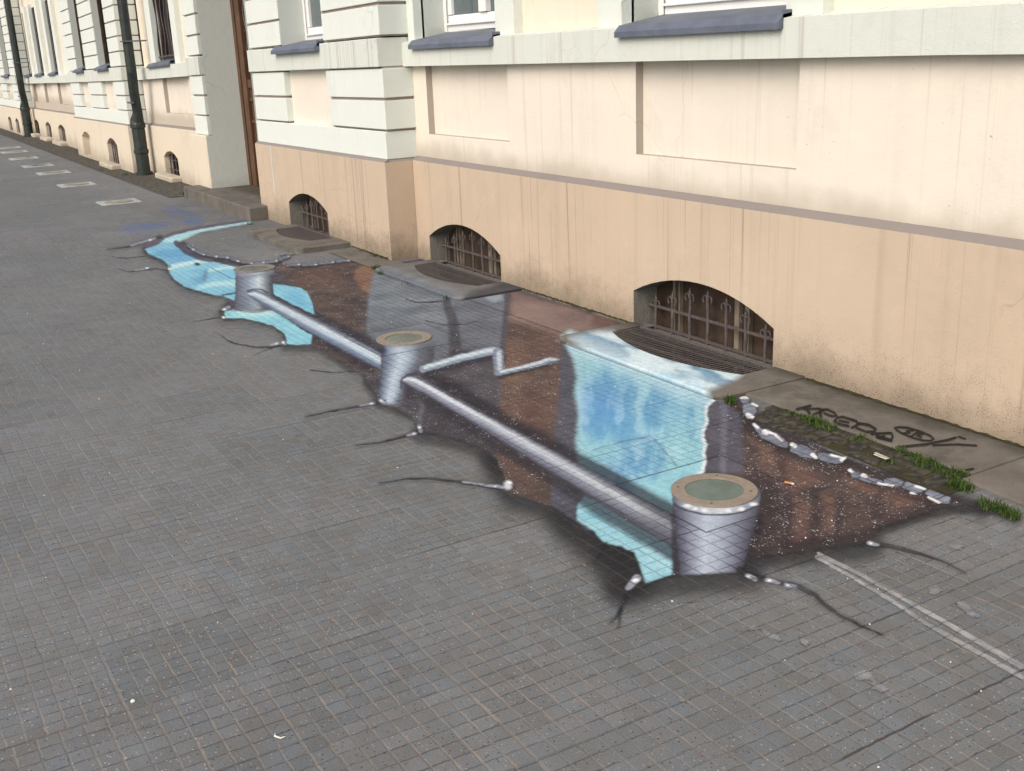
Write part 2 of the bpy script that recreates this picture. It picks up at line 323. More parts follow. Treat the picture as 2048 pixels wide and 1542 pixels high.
def basement(x0, x1, sp, cr, y, depth, pit, near=True, boards=True):
    """shutter boards and scrolled iron grille inside a low arched basement opening"""
    zb = -.35 if pit else .02
    t = MB(); n = 12; a = arch(x0-.02, x1+.02, sp+.01, cr+.01, n)
    for p, q in zip(a, a[1:]): t.face((p[0], y+depth, zb), (q[0], y+depth, zb), (q[0], y+depth, q[1]), (p[0], y+depth, p[1]))
    w_ = t.build('basement_window', M['board'] if near else M['dark'], bld, scale=True)
    if boards:
        f = MB(); L_ = x1-x0
        for k, (cx, ww) in enumerate(((.17, .02), (.21, .012), (.63, .035), (.70, .032), (.985, .02))):
            X = x0+cx*L_; zz = np.interp(X, [p[0] for p in a], [p[1] for p in a])-.01
            f.box(X-ww/2, X+ww/2, y+depth-.03, y+depth-.004, zb, zz)
        f.box(x0, x1, y+depth-.022, y+depth-.006, -.10, -.05)
        f.build('shutter_frame', M['paleboard'], w_, scale=True)
    g = MB(); gy = y+.10 if near else y+depth-.06; nb = 7 if near else 5; L_ = x1-x0; zt = sp-.05
    tops = [.135, .180, .225, .238, .222, .185, .138]
    for k in range(nb):
        X = x0+L_*(.07+.79*k/(nb-1)) if near else x0+L_*(k+.5)/nb
        top = tops[k]+(cr-.345)*1.0 if near else sp+.03
        pts = [(X+random.uniform(-.003, .003), gy+random.uniform(-.002, .002), z) for z in np.linspace(zb if not pit else -.08, top, 6)]
        g.tube(pts, [.0088*random.uniform(.86, 1.14) for _ in pts], 8)
        if near:
            g.tube([(X, gy, top-.01), (X, gy, top+.012), (X, gy, top+.022), (X, gy, top+.05)], [.009, .007, .010, .002], 6)
            for sgn in (-1, 1):
                arc = [(X+sgn*(.019-.017*math.cos(q)), gy-.003, top-.006+.022*math.sin(q)) for q in np.linspace(-.15, math.pi*1.32, 11)]
                g.tube(arc, [.0046]*10+[.0034], 6)
    zt = .118+(cr-.345) if near else sp-.05
    for z_ in ((zt, .0) if pit else (zt, .12)):
        g.box(x0-.01, x1+.01, gy-.0035, gy+.0035, z_-.008, z_+.008)
    g.build('grille', M['iron'], w_, scale=True, smooth=False)
    return w_

def chamfer(x0, x1, yf, yb, z0, z1, ends=()):
    m = MB(); m.face((x0, yf, z0), (x1, yf, z0), (x1, yb, z1), (x0, yb, z1)); return m

def sill(x0, x1, xb0, xb1, yb, zb, yf, zf):
    m = MB(); t = .006
    ym, zm = yf+.032, zf+.034
    m.face((x0, yf, zf), (x1, yf, zf), (x1, ym, zm), (x0, ym, zm)); m.face((x0, ym, zm), (x1, ym, zm), (xb1, yb, zb), (xb0, yb, zb))
    m.face((x0, yf, zf-.029), (x1, yf, zf-.029), (x1, yf, zf), (x0, yf, zf))
    m.face((x0, yf, zf-.029), (x0, yf+.012, zf-.029), (x1, yf+.012, zf-.029), (x1, yf, zf-.029))
    m.face((x1, yf, zf-.029), (x1, yf+.05, zf-.02), (x1, ym+.06, zm+.01), (x1, ym, zm), (x1, yf, zf))
    m.face((x0, yf, zf-.029), (x0, yf, zf), (x0, ym, zm), (x0, ym+.06, zm+.01), (x0, yf+.05, zf-.02))
    # raised ends of the folded sheet
    m.box(x1-.006, x1, yf+.03, yf+.15, zf+.01, zf+.055)
    return m.build('window_sill', M['zinc'], None, scale=True)

def window(x0, x1, y, z0, z1, dark=False, grille=False, sx=None, syf=None, szf=None, yf=None):
    """frame with sash and glass; sill sheet in front"""
    f = MB(); b = .055
    if not dark:
        f.box(x0, x0+b, y, y+.06, z0, z1); f.box(x1-b, x1, y, y+.06, z0, z1); f.box(x0+b, x1-b, y, y+.06, z0, z0+.05); f.box(x0+b, x1-b, y, y+.06, z1-b, z1)
        f.box(x0+b, x1-b, y+.012, y+.05, z0+.06, z0+.115)
        f.box(x0+b, x1-b, y-.02, y, z0+.045, z0+.060)
        mx = (x0+x1)/2; f.box(mx-.05, mx+.05, y-.008, y+.052, z0+.12, z1-b)
        f.box(x0+b, x0+b+.05, y+.01, y+.05, z0+.12, z1-b); f.box(x1-b-.05, x1-b, y+.01, y+.05, z0+.12, z1-b)
        fr = f.build('window', M['frame'], bld, scale=True, bevel=.004)
    else:
        f.box(x0, x0+.04, y, y+.05, z0, z1); f.box(x1-.04, x1, y, y+.05, z0, z1); f.box(x0+.04, x1-.04, y, y+.05, z0, z0+.05)
        f.box((x0+x1)/2-.03, (x0+x1)/2+.03, y, y+.05, z0+.05, z1)
        fr = f.build('window', M['board'], bld, scale=True)
    g = MB(); g.face((x0+.03, y+.035, z0+.03), (x1-.03, y+.035, z0+.03), (x1-.03, y+.035, z1-.02), (x0+.03, y+.035, z1-.02))
    g.build('glass', M['glassdark'] if dark else M['glass'], fr, scale=True)
    if grille:
        q = MB()
        for k in range(6):
            X = x0+(x1-x0)*(k+.5)/6; pts = [(X+.03*math.sin(zz*9+k), y-.05, zz) for zz in np.linspace(z0+.03, z1, 22)]; q.tube(pts, .008, 5)
        q.box(x0, x1, y-.055, y-.045, z0+.05, z0+.07); q.build('grille', M['iron'], fr, scale=True)
    if sx:
        s = sill(sx[0], sx[1], max(x0, sx[0]), min(x1, sx[1]), y+.005, szf+.085, syf, szf); s.parent = fr; s.matrix_parent_inverse = Matrix.Translation(-Vector(LB)); s.matrix_parent_inverse = Matrix.Identity(4)
        s.matrix_parent_inverse = fr.matrix_parent_inverse.copy() if False else Matrix.Identity(4)
        s.matrix_world = Matrix.Identity(4); SILLS.append((s, fr))
    return fr
SILLS = []

def add(name, mb, mat, bevel=0.0):
    if isinstance(mb, list):
        for q in mb: q.build(name, mat, bld, scale=True, bevel=bevel)
    else: return mb.build(name, mat, bld, scale=True, bevel=bevel)

def wall_section(x0, x1, base, panels, tall, y0=0.0, far=False, strips=(), ctop=.77, sillof=True, dark=True, near=True):
    pl = M['plinth_far'] if far else M['plinth']
    m = MB(); rv = []; wall(m, x0, x1, -.02 if not base or not near else -.02, ctop, y0, [(a, b, z, s, c, d) for a, b, z, s, c, d in base], rv)
    add('plinth', m, pl); 
    if base: add('basement_reveal', rv, M['old'] if near else M['plinth_far'])
    add('plinth_top', chamfer(x0, x1, y0, y0+.05, ctop, ctop+.03), M['ledge'])
    m = MB(); rv = []; wall(m, x0, x1, ctop+.03, 1.475, y0+.05, [(a, b, .975, 1.475, 1.475, .05) for a, b in panels], rv); 
    for a, b in panels: m.face((a, y0+.10, .975), (b, y0+.10, .975), (b, y0+.10, 1.475), (a, y0+.10, 1.475))
    m.v += []; add('lower_wall', m, M['cream'])
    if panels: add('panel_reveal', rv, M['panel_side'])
    m = MB(); m.prism([(y0-.02, 1.475), (y0-.02, 1.648), (y0+.13, 1.672), (y0+.13, 1.475)][::-1], x0, x1); add('ledge_course', m, M['course'])
    m = MB(); rv = []; wall(m, x0, x1, 1.66, TOP, y0+.10, [(a, b, 1.66, ZT, ZT, .22) for a, b in tall], rv, floor=False); add('upper_wall', m, M['cream_low'])
    if tall: add('window_reveal', rv, M['reveal'])
    for a, b in strips: m = MB(); m.box(a, b, y0+.03, y0+.12, 1.655, ZT+.1); add('window_surround', m, M['white'], bevel=.004)

def quoins(m, g, x0, x1, y0, yb, z0, z1, n, gap=.022, sides=(0, 0)):
    h = (z1-z0)/n
    g.box(x0+.02, x1-.02, y0+.022, yb-.02, z0, z1)
    for k in range(n): m.box(x0, x1, y0, yb-.01, z0+k*h+gap/2, z0+(k+1)*h-gap/2)

def bay_section(x0, x1, cols, wins, base, far=False, near=True, y0=-.20, left_end=True):
    pl = M['plinth_far'] if far else M['plinth']
    m = MB(); rv = []; wall(m, x0, x1, -.02, .77, y0-.03, base, rv); m.face((x1, y0-.03, -.02), (x1, .12, -.02), (x1, .12, .77), (x1, y0-.03, .77)); m.face((x0, y0-.03, -.02), (x0, y0-.03, .77), (x0, .12, .77), (x0, .12, -.02))
    add('plinth', m, pl)
    if base: add('basement_reveal', rv, M['old'] if near else M['plinth_far'])
    m = chamfer(x0, x1, y0-.03, y0, .77, .79); m.face((x1, y0-.03, .77), (x1, .12, .77), (x1-.03, .12, .79), (x1-.03, y0, .79)); add('plinth_top', m, M['ledge'])
    X1 = x1-.02
    m = MB(); m.box(x0+.02, X1, y0, .11, .79, 1.0); add('base_course', m, M['white'], bevel=.004)
    for i, (a, b) in enumerate(cols):
        for z0, z1, n in ((1.005, 1.478, 2), (1.70, 1.70+.2335*10, 10)):
            m = MB(); g = MB(); quoins(m, g, a, b, y0, .10, z0, z1, n); add('quoin_blocks', m, M['white'], bevel=.004); add('quoin_joint', g, M['groove'])
    xs = sorted(cols)
    for (a, b), (c, d) in zip(xs, xs[1:]): m = MB(); m.face((b, y0+.06, 1.0), (c, y0+.06, 1.0), (c, y0+.06, 1.48), (b, y0+.06, 1.48)); add('blank_panel', m, M['cream'])
    m = MB(); m.box(x0+.01, X1, y0-.02, .12, 1.48, 1.69); add('ledge_course', m, M['course'], bevel=.006)
    for a, b in wins:
        rv = MB(); a += .003; b -= .003
        rv.face((a, y0+.012, 1.69), (a, y0+.24, 1.69), (a, y0+.24, ZT), (a, y0+.012, ZT)); rv.face((b, y0+.012, 1.69), (b, y0+.012, ZT), (b, y0+.24, ZT), (b, y0+.24, 1.69)); rv.face((a, y0+.012, ZT), (a, y0+.24, ZT), (b, y0+.24, ZT), (b, y0+.012, ZT)); add('window_reveal', rv, M['reveal'])
    m = MB()
    m.box(x0+.03, X1-.02, y0+.24, y0+.30, 1.60, TOP) if not wins else None
    m.box(x0+.03, X1-.02, y0+.03, y0+.2, 1.70+.2335*10, TOP); add('upper_wall', m, M['white'])

# main wall right of the projecting corner
X_END = 8.0
wall_section(-7.78, X_END, [(-7.55, -6.485, -.02, .20, .347, .17), (-4.985, -3.86, -.02, .21, .345, .17)], [(-7.55, -6.385), (-5.02, -3.80)],
             [(-7.66, -6.48), (-5.12, -3.88)], strips=((-7.765, -7.66), (-6.48, -6.25), (-5.34, -5.12), (-3.88, -3.66)))
basement(-7.55, -6.485, .20, .347, 0, .168, True); basement(-4.985, -3.86, .21, .345, 0, .168, True)
window(-7.66, -6.48, .28, 1.71, ZT, sx=(-7.60, -6.42), syf=-.055, szf=1.625); window(-5.12, -3.88, .28, 1.71, ZT, sx=(-5.07, -3.84), syf=-.055, szf=1.63)
# projecting bay between the corner and the door
bay_section(-10.78, -7.76, [(-10.74, -9.87), (-8.86, -7.76)], [(-9.87, -8.86)], [(-9.97, -9.02, -.02, .245, .37, .18)])
basement(-9.97, -9.02, .245, .37, -.23, .178, True)
window(-9.87, -8.86, .035, 1.735, ZT, sx=(-9.95, -8.90), syf=-.27, szf=1.66)
# door recess
m = MB(); m.face((-12.456, -.165, .77), (-12.456, .26, .77), (-12.456, .26, 3.6), (-12.456, -.165, 3.6)); m.face((-12.456, -.225, 0), (-12.456, .26, 0), (-12.456, .26, .77), (-12.456, -.225, .77)); add('door_reveal', m, M['reveal'])
m = MB(); m.face((-10.78, .26, 0), (-10.78, -.2, 0), (-10.78, -.2, 3.6), (-10.78, .26, 3.6)); m.face((-12.47, -.2, 3.6), (-12.47, .26, 3.6), (-10.78, .26, 3.6), (-10.78, -.2, 3.6)); add('door_reveal', m, M['reveal'])
m = MB(); m.box(-12.47, -10.78, -.18, .10, 3.6, TOP); add('upper_wall', m, M['white'])
m = MB(); m.box(-12.47, -12.38, .20, .27, .12, 3.6); m.box(-12.38, -12.30, .225, .27, .12, 3.6); m.box(-12.30, -12.16, .19, .27, .12, 3.6); m.box(-10.95, -10.78, .19, .27, .12, 3.6)
door = m.build('door', M['wood'], bld, scale=True, bevel=.006)
m = MB(); m.box(-12.16, -10.95, .225, .27, .12, 1.38); m.box(-12.16, -10.95, .205, .225, 1.30, 1.40); m.box(-12.16, -10.95, .208, .225, 1.15, 1.19); m.box(-12.16, -10.95, .208, .225, .90, .94)
for a, b in ((-12.08, -11.62), (-11.50, -11.03)): m.box(a, b, .208, .225, .25, .80); m.box(a+.05, b-.05, .20, .208, .30, .75); m.box(a, b, .21, .225, .97, 1.12)
m.build('door_panel', M['wood'], door, scale=True, bevel=.004)
m = MB(); m.face((-12.16, .26, 1.38), (-10.95, .26, 1.38), (-10.95, .26, 3.5), (-12.16, .26, 3.5)); m.build('door_glass', M['glassdark'], door, scale=True)
m = MB()
for k in range(12):
    X = -12.12+k*.10; m.tube([(X+.025*math.sin(zz*14+k*1.7), .235, zz) for zz in np.linspace(1.40, 3.4, 36)], .009, 5)
for zz in np.arange(1.5, 3.4, .22): m.box(-12.16, -10.95, .228, .240, zz, zz+.012)
m.build('door_grille', M['iron'], door, scale=True)
m = MB(); m.box(-12.95, -10.60, -.42, .28, -.02, .135); ds = m.build('doorstep', M['concrete'], bld, bevel=.012)
# pier left of the door
m = MB(); m.box(-13.10, -12.46, -.235, .12, -.02, .775); add('plinth', m, M['plinth_far'], bevel=.01)
m = MB(); g = MB(); m.box(-12.95, -12.46, -.2, .1, .78, 1.0); quoins(m, g, -12.95, -12.46, -.2, .1, 1.005, 1.478, 2); quoins(m, g, -12.95, -12.46, -.2, .1, 1.70, 1.70+.2335*10, 10)
add('quoin_blocks', m, M['white'], bevel=.004); add('quoin_joints', g, M['groove'])
m = MB(); m.box(-12.97, -12.462, -.22, .12, 1.48, 1.69); add('ledge_course', m, M['course'], bevel=.006)
m = MB(); m.box(-12.95, -12.47, -.19, .1, 1.70+.2335*10, TOP); add('upper_wall', m, M['white'])
# wall with one window behind the drainpipe
wall_section(-16.25, -12.95, [(-15.38, -14.68, .03, .32, .42, .12)], [(-15.15, -13.95)], [(-15.30, -14.35)], far=True, near=False,
             strips=((-15.56, -15.30), (-14.35, -14.12)))
basement(-15.38, -14.68, .32, .42, 0, .118, False, near=False, boards=False)
window(-15.30, -14.35, .13, 1.72, ZT, dark=True, grille=True, sx=(-15.50, -14.40), syf=-.05, szf=1.66)
# second projecting bay
bay_section(-20.27, -16.25, [(-20.25, -19.48), (-18.76, -17.76), (-16.96, -16.28)], [(-19.48, -18.76), (-17.76, -16.96)],
            [(-17.80, -17.12, .03, .40, .51, .12), (-19.72, -19.02, .03, .42, .53, .10)], far=True, near=False)
basement(-17.80, -17.12, .40, .51, -.23, .118, False, near=False, boards=False)
m = MB(); a = arch(-19.73, -19.01, .425, .535); 
for p, q in zip(a, a[1:]): m.face((p[0], -.131, 0), (q[0], -.131, 0), (q[0], -.131, q[1]), (p[0], -.131, p[1]))
add('blind_niche', m, M['plinth_far'])
window(-19.48, -18.76, -.10, 1.74, ZT, dark=True, sx=(-19.50, -18.80), syf=-.27, szf=1.69); window(-17.76, -16.96, -.10, 1.74, ZT, dark=True, sx=(-17.80, -17.0), syf=-.27, szf=1.69)
# wall with three windows
wall_section(-26.4, -20.27, [(-26.25, -25.68, .03, .38, .48, .12), (-24.82, -24.2, .03, .38, .48, .12), (-23.36, -22.66, .03, .38, .48, .12), (-21.62, -20.95, .03, .38, .48, .12)],
             [(-25.96, -25.1), (-24.57, -23.7), (-23.04, -22.1)], [(-26.35, -25.72), (-24.92, -24.18), (-23.28, -22.6)], far=True, near=False,
             strips=((-25.72, -25.5), (-25.1, -24.92), (-24.18, -23.95), (-23.5, -23.28), (-22.6, -22.36), (-21.75, -21.5)))
for a, b in ((-26.25, -25.68), (-24.82, -24.2), (-23.36, -22.66), (-21.62, -20.95)): basement(a, b, .38, .48, 0, .118, False, near=False, boards=False)
for a, b in ((-26.35, -25.72), (-24.92, -24.18), (-23.28, -22.6)): window(a, b, .12, 1.74, ZT, dark=True, sx=(a-.05, b-.02), syf=-.05, szf=1.68)
# third bay
bay_section(-31.0, -26.4, [(-27.25, -26.45), (-29.0, -28.1), (-30.9, -29.8)], [(-28.1, -27.25), (-29.8, -29.0)],
            [(-27.35, -26.85, .03, .38, .48, .10), (-28.5, -28.0, .03, .38, .48, .10)], far=True, near=False)
for a, b in ((-27.35, -26.85), (-28.5, -28.0)): basement(a, b, .38, .48, -.23, .098, False, near=False, boards=False)
for a, b in ((-28.1, -27.25), (-29.8, -29.0)): window(a, b, -.10, 1.74, ZT, dark=True, sx=(a-.05, b-.02), syf=-.27, szf=1.69)
wall_section(-60, -31.0, [], [], [], far=True, near=False)
# body of the house behind the facade
m = MB(); m.box(-60, X_END, .50, 9.0, -.5, TOP-.3); m.box(-60, X_END, .36, .50, .52, TOP-.3); add('house_body', m, M['cream_low'])
m = MB(); m.box(-60, X_END, -.35, 9.2, TOP-.3, TOP); add('eaves', m, M['course'])
# small concrete kerbs in front of the far basement windows
for i, (a, b, y) in enumerate(((-15.45, -14.6, 0), (-17.9, -17.05, -.23), (-26.3, -25.6, 0), (-24.9, -24.1, 0), (-23.45, -22.55, 0))):
    m = MB(); m.box(a, b, y-.14, y+.02, -.01, .07); m.build('window_kerb', M['plinth_far'], bld, bevel=.02)
# cable duct and seam on the corner bay
m = MB(); m.box(-10.335, -10.315, -.236, -.228, .28, .77); add('cable_duct', m, M['reveal'])
m = MB(); m.box(-7.762, -7.757, -.004, .05, .0, .775); add('joint_seam', m, M['groove'])
# drainpipes
for (px, py, s) in ((-15.95, -.16, 1.0), (-26.12, -.16, 1.0)):
    k = zs(px); m = MB()
    m.tube([(px, py, z*k) for z in (.0, .05, .055, .34, .35, .40, .41, .74, .75, .80)], [.115, .115, .088, .088, .10, .10, .088, .088, .102, .102], 16)
    m.tube([(px, py, .80*k), (px, py+.0, .86*k), (px+.04, py+.01, .95*k), (px+.05, py+.01, 1.0*k), (px+.13, py-.02, 1.3*k), (px+.20, py-.03, 1.6*k), (px+.20, py-.03, 7)], [.098, .090, .070, .066, .066, .066, .064], 16)
    dp = m.build('drainpipe', M['pipe'], bld, smooth=False)
    m = MB(); m.box(px+.0, px+.17, py-.10, py-.05, 1.13*k, 1.155*k); m.box(px+.12, px+.28, py-.11, py+.2, 2.05*k, 2.07*k); m.build('bracket', M['zinc'], dp)

# ---------------------------------------------------------------- ground
def cut_sheet(mb, x0, x1, y0, y1, z, holes):
    xs = sorted({x0, x1, *[min(max(h[i], x0), x1) for h in holes for i in (0, 1)]})
    for a, b in zip(xs, xs[1:]):
        ys = [(max(h[2], y0), min(h[3], y1)) for h in holes if h[0] < (a+b)/2 < h[1] and h[3] > y0 and h[2] < y1]; Y = y0
        for c, d in sorted(ys):
            if c > Y: mb.face((a, Y, z), (b, Y, z), (b, c, z), (a, c, z))
            Y = d
        if Y < y1: mb.face((a, Y, z), (b, Y, z), (b, y1, z), (a, y1, z))
PITS = [(-9.72, -8.83, -.57, -.05), (-7.46, -6.44, -.33, .17), (-4.91, -3.83, -.345, .17)]
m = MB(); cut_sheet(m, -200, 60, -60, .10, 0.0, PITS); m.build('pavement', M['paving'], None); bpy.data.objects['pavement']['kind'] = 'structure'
# ground under the street and the house reaches the horizon
m = MB(); m.box(-1500, 1500, -1500, 1500, -3.0, -2.5); tag(m.build('ground', M['concrete'], None), kind='structure')
def sheet(name, x0, x1, y0, y1, z, mat, holes=()):
    m = MB(); cut_sheet(m, x0, x1, y0, y1, z, list(holes))
    return tag(m.build(name, mat, None), kind='structure')
M['dirt'] = simple('gritty earth strip', (.105, .098, .085), .95, 0, 1, 16, .012, .15, (.045, .043, .036))
sheet('wall_strip', -60, -13.1, -.55, -.02, .006, M['dirt'])
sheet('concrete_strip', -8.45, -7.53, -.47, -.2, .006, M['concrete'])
def slab(name, poly, z0, z1, mat):
    m = MB(); n = len(poly); b = len(m.v)
    for z in (z0, z1):
        for x, y in poly: m.v.append((x, y, z))
    m.f.append([b+n+i for i in range(n)])
    for i in range(n): j = (i+1) % n; m.f.append([b+i, b+j, b+n+j, b+n+i])
    return tag(m.build(name, mat, None, bevel=.006), kind='structure')
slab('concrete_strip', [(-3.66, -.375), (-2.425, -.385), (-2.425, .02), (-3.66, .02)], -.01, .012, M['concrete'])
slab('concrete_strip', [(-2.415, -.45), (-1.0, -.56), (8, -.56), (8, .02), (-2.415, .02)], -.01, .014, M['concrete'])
# mossy cobbles between slab and paving
m = MB(); m.face((-3.38, -.565, .003), (-2.36, -.60, .003), (-2.36, -.36, .003), (-3.47, -.36, .003)); tag(m.build('soil_strip', M['moss'], None), kind='structure')
m = MB(); xx = -3.52
rows = [(-.545, .066), (-.478, .062), (-.418, .052)]
for ri, (ry, rh) in enumerate(rows):
    X = -3.38-ri*.035
    while X < -2.42:
        wq = random.uniform(.055, .095); hq = rh*random.uniform(.88, 1.02); cx = X+wq/2; cy = ry+random.uniform(-.006, .006); n = 14; ring = []; tz = random.uniform(.003, .010); rot = random.uniform(-.12, .12)
        for lev, (sc, zz) in enumerate(((1, .0), (.98, tz*.7), (.90, tz), (.5, tz+.0012))):
            rr = []
            for k in range(n):
                a = 2*math.pi*k/n; px = sc*wq*.49*math.copysign(abs(math.cos(a))**.42, math.cos(a))*(1+.03*math.sin(cx*90+k)); py = sc*hq*.49*math.copysign(abs(math.sin(a))**.42, math.sin(a)); rr.append(m.vert((cx+px-py*rot, cy+py+px*rot, zz+.002*math.sin(cx*50))))
            ring.append(rr)
        for a_, b_ in zip(ring, ring[1:]):
            for k in range(n): m.f.append([a_[k], a_[(k+1) % n], b_[(k+1) % n], b_[k]])
        m.f.append(ring[-1]); X += wq+random.uniform(.004, .012)
tag(m.build('cobbles', M['cobble'], None, smooth=True), kind='structure')
# ---------------------------------------------------------------- the street painting
# The artist drew it anamorphically for one standing spot; DX maps a ground point to the flat drawing (its own units).
VS = np.array([0.0, -3.7284, 1.6]); VR = np.array(rt); VU = np.array(up); VF = np.array(fw)
def DX(P):
    d = P-VS; z = d@VF
    return np.stack([1024+FPX*(d@VR)/z, 771-FPX*(d@VU)/z], 1)
def G(px, py, z=0.0):                        # drawing -> ground
    d = VF*FPX+VR*(px-1024)-VU*(py-771); return VS+d*((z-VS[2])/d[2])
def h2(ix, iy, s):
    n = (ix.astype(np.int64)*374761393+iy.astype(np.int64)*668265263+s*1442695041) & 0xffffffff
    n = ((n ^ (n >> 13))*1274126177) & 0xffffffff; return ((n ^ (n >> 16)) & 0xffff)/65535.0
def vnoise(p, s=0):
    i = np.floor(p); f = p-i; f = f*f*(3-2*f); x, y = i[:, 0], i[:, 1]
    a, b, c, d = h2(x, y, s), h2(x+1, y, s), h2(x, y+1, s), h2(x+1, y+1, s)
    return (a*(1-f[:, 0])+b*f[:, 0])*(1-f[:, 1])+(c*(1-f[:, 0])+d*f[:, 0])*f[:, 1]
def fbm(p, sc, s=0, o=4):
    p = p*sc; t = 0; a = .5; n = 0
    for k in range(o): t = t+a*vnoise(p, s+k*7); n += a; a *= .5; p = p*2.03+11.7
    return t/n
def smst(x, a, b): t = np.clip((x-a)/(b-a), 0, 1); return t*t*(3-2*t)
PG = 0.81                                # sprayed colours are given as they look in daylight
class Canvas:
    def __init__(s, P):
        s.P = P; s.W = P[:, :2]; s.D = DX(P); n = len(P)
        s.c = np.zeros((n, 3)); s.a = np.zeros(n); s.speck = np.zeros(n); s.smooth = np.zeros(n)
        s.n1 = fbm(s.W, 9, 1); s.n2 = fbm(s.W, 2.5, 5); s.nd = fbm(s.D, .05, 9, 3)
        s.J = s.D+np.stack([fbm(s.W, 30, 21, 3)-.5, fbm(s.W, 30, 33, 3)-.5], 1)*3.2     # hand wobble
    def idx(s, pts, pad):
        p = np.array(pts, float); D = s.J
        return np.nonzero((D[:, 0] > p[:, 0].min()-pad) & (D[:, 0] < p[:, 0].max()+pad) & (D[:, 1] > p[:, 1].min()-pad) & (D[:, 1] < p[:, 1].max()+pad))[0]
    def sd(s, I, pts):                        # signed distance, negative inside
        p = np.array(pts, float); D = s.J[I]; d = np.full(len(I), 1e18); ins = np.zeros(len(I), bool)
        for k in range(len(p)):
            a, b = p[k-1], p[k]; e = b-a; w_ = D-a; t = np.clip((w_@e)/(e@e+1e-9), 0, 1); q = w_-t[:, None]*e; d = np.minimum(d, (q*q).sum(1))
            cr = (a[1] > D[:, 1]) != (b[1] > D[:, 1])
            with np.errstate(divide='ignore', invalid='ignore'): xi = a[0]+(D[:, 1]-a[1])/(b[1]-a[1]+1e-12)*(b[0]-a[0])
            ins ^= cr & (D[:, 0] < xi)
        d = np.sqrt(d); return np.where(ins, -d, d)
    def comp(s, I, col, al):
        col = np.asarray(col, float)
        if col.ndim == 1: col = np.broadcast_to(col, (len(I), 3))
        A = s.a[I]; na = al+A*(1-al); k = np.where(na > 1e-6, al/np.maximum(na, 1e-6), 0)[:, None]
        s.c[I] = col*k+s.c[I]*(1-k); s.a[I] = na
    def shade(s, I, col, col2, sc=9, var=.5):
        n = np.clip((fbm(s.W[I], sc, 3)-.5)*3*var+.5, 0, 1)[:, None]; return np.array(lin(col))*(1-n)+np.array(lin(col2))*n
    def poly(s, pts, col, col2=None, a=1.0, soft=3.0, sc=9, speck=None):
        I = s.idx(pts, soft*2)
        if not len(I): return I
        d = s.sd(I, pts); al = (1-smst(d, -soft, soft))*a
        s.comp(I, s.shade(I, col, col2 or col, sc), al)
        if speck is not None: s.speck[I] = s.speck[I]*(1-al)+speck*al
        return I
    def stroke(s, pts, w0, w1, col, a=1.0, soft=1.5, noisy=0.0):
        wm = max(np.max(w0), np.max(w1)); I = s.idx(pts, wm+soft*2)
        if not len(I): return
        p = np.array(pts, float); D = s.J[I]; L_ = np.r_[0, np.cumsum(np.hypot(*np.diff(p, axis=0).T))]; best = np.full(len(I), 1e9)
        for k in range(len(p)-1):
            e = p[k+1]-p[k]; w_ = D-p[k]; t = np.clip((w_@e)/(e@e+1e-9), 0, 1); q = np.hypot(*(w_-t[:, None]*e).T)
            u_ = (L_[k]+t*(L_[k+1]-L_[k]))/L_[-1]; best = np.minimum(best, q-(w0+(w1-w0)*u_)/2)
        al = (1-smst(best, -soft*.5, soft))*a
        if noisy: al = al*np.clip(1-noisy+2.2*noisy*(fbm(s.W[I], 22, 44)-.35), 0, 1)
        s.comp(I, np.array(lin(col)), al)
    def ramp(s, t, stops):
        ts = [q[0] for q in stops]; cs = np.array([lin(q[1]) for q in stops]); return np.stack([np.interp(t, ts, cs[:, k]) for k in range(3)], 1)
    def tube(s, upper, lower, stops, a=1.0, soft=2.0, along=None):
        """pipe between an upper and a lower edge polyline: t runs across it"""
        pts = list(upper)+list(lower)[::-1]; I = s.idx(pts, soft*3)
        if not len(I): return
        d = s.sd(I, pts); D = s.J[I]; U = np.array(upper, float); Lo = np.array(lower, float)
        if abs(U[-1]-U[0])[0] > abs(U[-1]-U[0])[1]:
            yu = np.interp(D[:, 0], U[:, 0], U[:, 1]); yl = np.interp(D[:, 0], Lo[:, 0], Lo[:, 1]); t = (D[:, 1]-yu)/(yl-yu+1e-6); l_ = (D[:, 0]-U[0, 0])/(U[-1, 0]-U[0, 0])
        else:
            yu = np.interp(D[:, 1], U[:, 1], U[:, 0]); yl = np.interp(D[:, 1], Lo[:, 1], Lo[:, 0]); t = (D[:, 0]-yu)/(yl-yu+1e-6); l_ = (D[:, 1]-U[0, 1])/(U[-1, 1]-U[0, 1])
        al = (1-smst(d, -soft, soft))*a; c = s.ramp(t, stops)
        if along: c = c*(along[0]+(along[1]-along[0])*np.clip(l_, 0, 1))[:, None]
        c = c*(.88+.24*s.n1[I])[:, None]; s.comp(I, c, al); s.speck[I] *= (1-al)
    def dab(s, x, y, rx, ry, col, a=1.0, ang=0.0, soft=.5):
        I = s.idx([(x-rx, y-rx), (x+rx, y+rx)], rx+ry)
        if not len(I): return
        D = s.J[I]-np.array([x, y]); ca, sa = math.cos(R(ang)), math.sin(R(ang)); r_ = np.hypot((D[:, 0]*ca+D[:, 1]*sa)/rx, (-D[:, 0]*sa+D[:, 1]*ca)/ry)
        s.comp(I, np.array(lin(col)), (1-smst(r_, 1-soft, 1+soft))*a)

